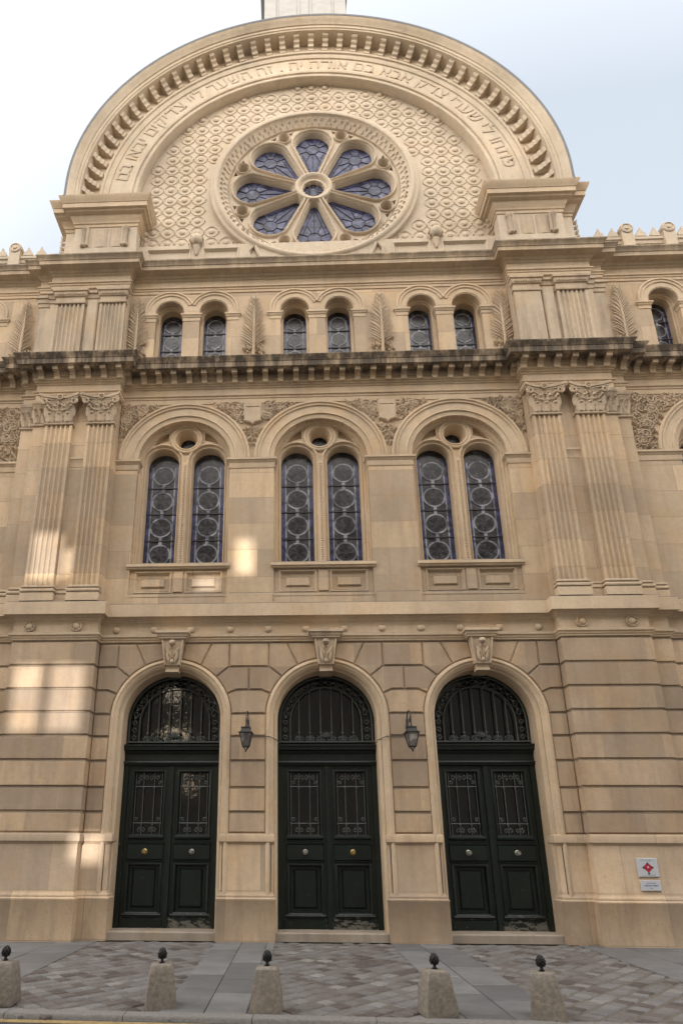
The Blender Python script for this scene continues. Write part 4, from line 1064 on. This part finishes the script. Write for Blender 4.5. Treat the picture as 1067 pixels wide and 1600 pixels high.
# ================================================================== PAVEMENT AND STREET
KY = -4.93
def ky(x): return -4.90-.036*(x+3.5)
rn = random.Random(11)
m = MB(); m.t = []
def sett(cx, cy, h, ang, z):
    c, s_ = math.cos(ang), math.sin(ang); j = lambda: rn.uniform(-.010, .010)
    q = [(-h+j(), -h+j()), (h+j(), -h+j()), (h+j(), h+j()), (-h+j(), h+j())]
    tilt = (rn.uniform(-.012, .012), rn.uniform(-.012, .012)); dz = rn.uniform(-.004, .004)
    def T(k, zz): return [(cx+(x*k)*c-(y*k)*s_, cy+(x*k)*s_+(y*k)*c, z+zz+dz+(x*tilt[0]+y*tilt[1]) if zz > -.02 else z+zz) for x, y in q]
    vs_ = T(1, -.05)+T(1, -.012)+T(.88, .0)
    fs_ = [(8, 9, 10, 11)]+[(i, (i+1) % 4, 4+(i+1) % 4, 4+i) for i in range(4)]+[(4+i, 4+(i+1) % 4, 8+(i+1) % 4, 8+i) for i in range(4)]
    n = len(m.f); m.add(vs_, fs_); t = min(1, max(0, rn.gauss(.56, .17) if rn.random() > .16 else rn.uniform(0, .2))); m.t += [t]*len(fs_)
H = .17
for x0, x1 in ((-4.05, -1.95), (-1.0, 1.0), (1.95, 4.2)):
    for i in range(-60, 61):
        for j in range(-60, 61):
            u, v = i*H, j*H*1.25
            cx = (u-v)*.7071; cy = -2.4+(u+v)*.7071
            if x0-.12 < cx < x1+.12 and ky(cx)+.05 < cy < -.02: 
                c_ = rn.uniform(-.02, .02); sett(cx, cy, H*.47, PI/4+c_, -.010)
m.build('pavement', SETT, None, kind='structure')
m = MB(); m.t = []
def slab(x0, x1, y0, y1, z):
    g_ = .005; n = len(m.f); dz = rn.uniform(-.002, .002)
    a = [(x0+g_, y0+g_), (x1-g_, y0+g_), (x1-g_, y1-g_), (x0+g_, y1-g_)]; b = [(x0+.014, y0+.014), (x1-.014, y0+.014), (x1-.014, y1-.014), (x0+.014, y1-.014)]
    vs_ = [(x, y, z-.06) for x, y in a]+[(x, y, z-.006) for x, y in a]+[(x, y, z+dz) for x, y in b]
    fs_ = [(8, 9, 10, 11)]+[(i, (i+1) % 4, 4+(i+1) % 4, 4+i) for i in range(4)]+[(4+i, 4+(i+1) % 4, 8+(i+1) % 4, 8+i) for i in range(4)]
    m.add(vs_, fs_); m.t += [rn.random()]*len(fs_)
def slab_strip(xs, y0, y1, ln, z=0.0):
    for a, b in zip(xs, xs[1:]):
        y0 = ky((a+b)/2)+.05
        y = y1; k = rn.uniform(.3, 1)
        while y > y0+.1:
            l_ = ln*rn.uniform(.75, 1.25)*k; k = 1; yb = max(y0, y-l_)
            if yb-y0 < .25: yb = y0
            slab(a, b, yb, y, z); y = yb
Y0, Y1 = KY+.26, -.0
slab_strip((-2.0, -1.55, -1.12, -.98), Y0, Y1, .95); slab_strip((.98, 1.45, 1.98), Y0, Y1, .95)
xs = [4.1]; 
while xs[-1] < 20: xs.append(xs[-1]+rn.uniform(.5, .8))
slab_strip(xs, Y0, Y1, .9); slab_strip([-x+.05 for x in reversed(xs)], Y0, Y1, .9)
m.build('pavement', SLAB, None, kind='structure')
m = MB(); m.add([(-40, ky(-40)+.03, -.022), (40, ky(40)+.03, -.022), (40, .8, -.022), (-40, .8, -.022)], [(0, 1, 2, 3)]); m.build('pavement_bed', JOINT, None, kind='structure')
m = MB(); x = -20.3
while x < 20:
    l_ = rn.uniform(.9, 1.3); a, b = x+.004, x+l_-.004; m.mold([(0, -.3), (0, -.016), (-.012, .002), (-.15, .006), (-.154, -.05)], [(a, ky(a)), (b, ky(b))]); x += l_
m.build('kerb', KERB, None, kind='structure')
m = MB(); m.add([(-300, -300, -.045), (300, -300, -.045), (300, -4.6, -.045), (-300, -4.6, -.045)], [(0, 1, 2, 3)]); m.build('road', ASPH, None, kind='structure')
m = MB(); m.add([(-300, -300, .02), (300, -300, .02), (300, -13.2, .02), (-300, -13.2, .02)], [(0, 1, 2, 3)]); m.build('bounce_ground', flat('pale bounce ground', (.56, .50, .42), .95, var=.15, scale=2), None, kind='structure')  # added pale sheet out of view, bounces light up under the cornices
m = MB(); m.add([(-300, -.5, -.2), (300, -.5, -.2), (300, 300, -.2), (-300, 300, -.2)], [(0, 1, 2, 3)]); m.build('ground', JOINT, None, kind='structure')
m = MB(); 
for k in range(160):
    x0, x1 = -20+k*.25, -19.75+k*.25
    m.add([(x0, ky(x0)-.15, -.041), (x1, ky(x1)-.15, -.041), (x1, ky(x1)-.04, -.041), (x0, ky(x0)-.04, -.041)], [(0, 1, 2, 3)])
m.build('road_marking', YEL, None, kind='structure')

# bollards
bl = [(-3.70, -4.52, 4, 'squat stone bollard with iron pine cone cut by the left edge of the picture'),
      (-2.02, -4.56, 12, 'stone bollard with iron pine cone standing in front of the left green door'),
      (-.93, -4.68, -2, 'stone bollard with iron pine cone before the pier between left and middle doors'),
      (.74, -4.74, 8, 'stone bollard with iron pine cone in front of the middle door\'s right side'),
      (1.79, -4.80, -20, 'slightly turned stone bollard with iron pine cone furthest to the right')]
for i, (x, y, rz, lb) in enumerate(bl):
    rb = random.Random(40+i); bo = None
    m = MB()
    lv = [(.155, 0), (.157, .02), (.150, .12), (.140, .22), (.122, .32), (.110, .385), (.098, .40), (.05, .408), (.0, .41)]
    rows_ = []
    for h, z in lv:
        ch = min(.010, h*.4); r_ = []
        for sx_, sy_ in ((-1, -1), (1, -1), (1, 1), (-1, 1)):
            for q in ((1, ch/h if h else 0), (ch/h if h else 0, 1)):
                pass
        base = [(-h+ch, -h), (0, -h), (h-ch, -h), (h, -h+ch), (h, 0), (h, h-ch), (h-ch, h), (0, h), (-h+ch, h), (-h, h-ch), (-h, 0), (-h, -h+ch)]
        rows_.append([(a+rb.uniform(-.005, .005), b+rb.uniform(-.005, .005), z+rb.uniform(-.003, .003)*(z > 0)) for a, b in base])
    m.rings(rows_)
    bo = m.build('bollard', GRAN, None, (x, y, -.004), label=lb, category='bollard', group='stone bollards along the kerb')
    bo.rotation_euler = (R(rb.uniform(-1, 1)), R((0, -1, 0, 0, -2.5)[i]), R(rz))
    f = MB(); f.lathe([(.03, .395), (.03, .415), (.016, .425), (.014, .44), (.026, .45), (.032, .46), (.040, .485), (.038, .51), (.028, .535), (.012, .553), (0, .557)], (0, 0, 0), 14)
    for j in range(5):
        for k in range(8):
            a = 2*PI*(k+.5*(j % 2))/8; rz_ = (.034, .040, .040, .033, .022)[j]; z = .462+j*.018
            f.blob((rz_*math.cos(a), rz_*math.sin(a), z), .011, .011, .013, 5, 3)
    f.build('finial', FINIAL, bo)

# ================================================================== ADDED SCREEN (behind the camera): shades the facade, openings cut to throw sun patches
FY = -26.0; FT = .35; FH = 27.6
patches = [((-6.02, -5.52), (3.62, 4.93), -.20), ((-5.33, -4.70), (3.62, 4.93), -.20), ((-5.98, -5.42), (6.72, 7.75), -.32), ((-1.80, -1.45), (6.92, 7.70), 0), ((-2.62, -2.16), (6.58, 6.86), .06), ((-4.62, -4.12), (1.30, 1.78), -.20), ((-5.34, -5.16), (6.8, 7.4), -.22)]
hs = []
for (x0, x1), (z0, z1), y in patches:
    t = (y-FY)/(-SUN.y); dx, dz = SUN.x*t, SUN.z*t
    sh = SUN.x/(-SUN.y)*FT; sv = SUN.z/(-SUN.y)*FT
    hs.append(rect(x0+dx+sh, x1+dx, z0+dz, z1+dz+sv))
fh = MB()
fh.plate(rect(-45, 45, -.04, FH), [ccw(h_) for h_ in hs], FY, FY-FT)
fh.build('sun_screen', FACE, None, label='added pale screen wall behind the viewer, with openings that throw sun patches', category='building')
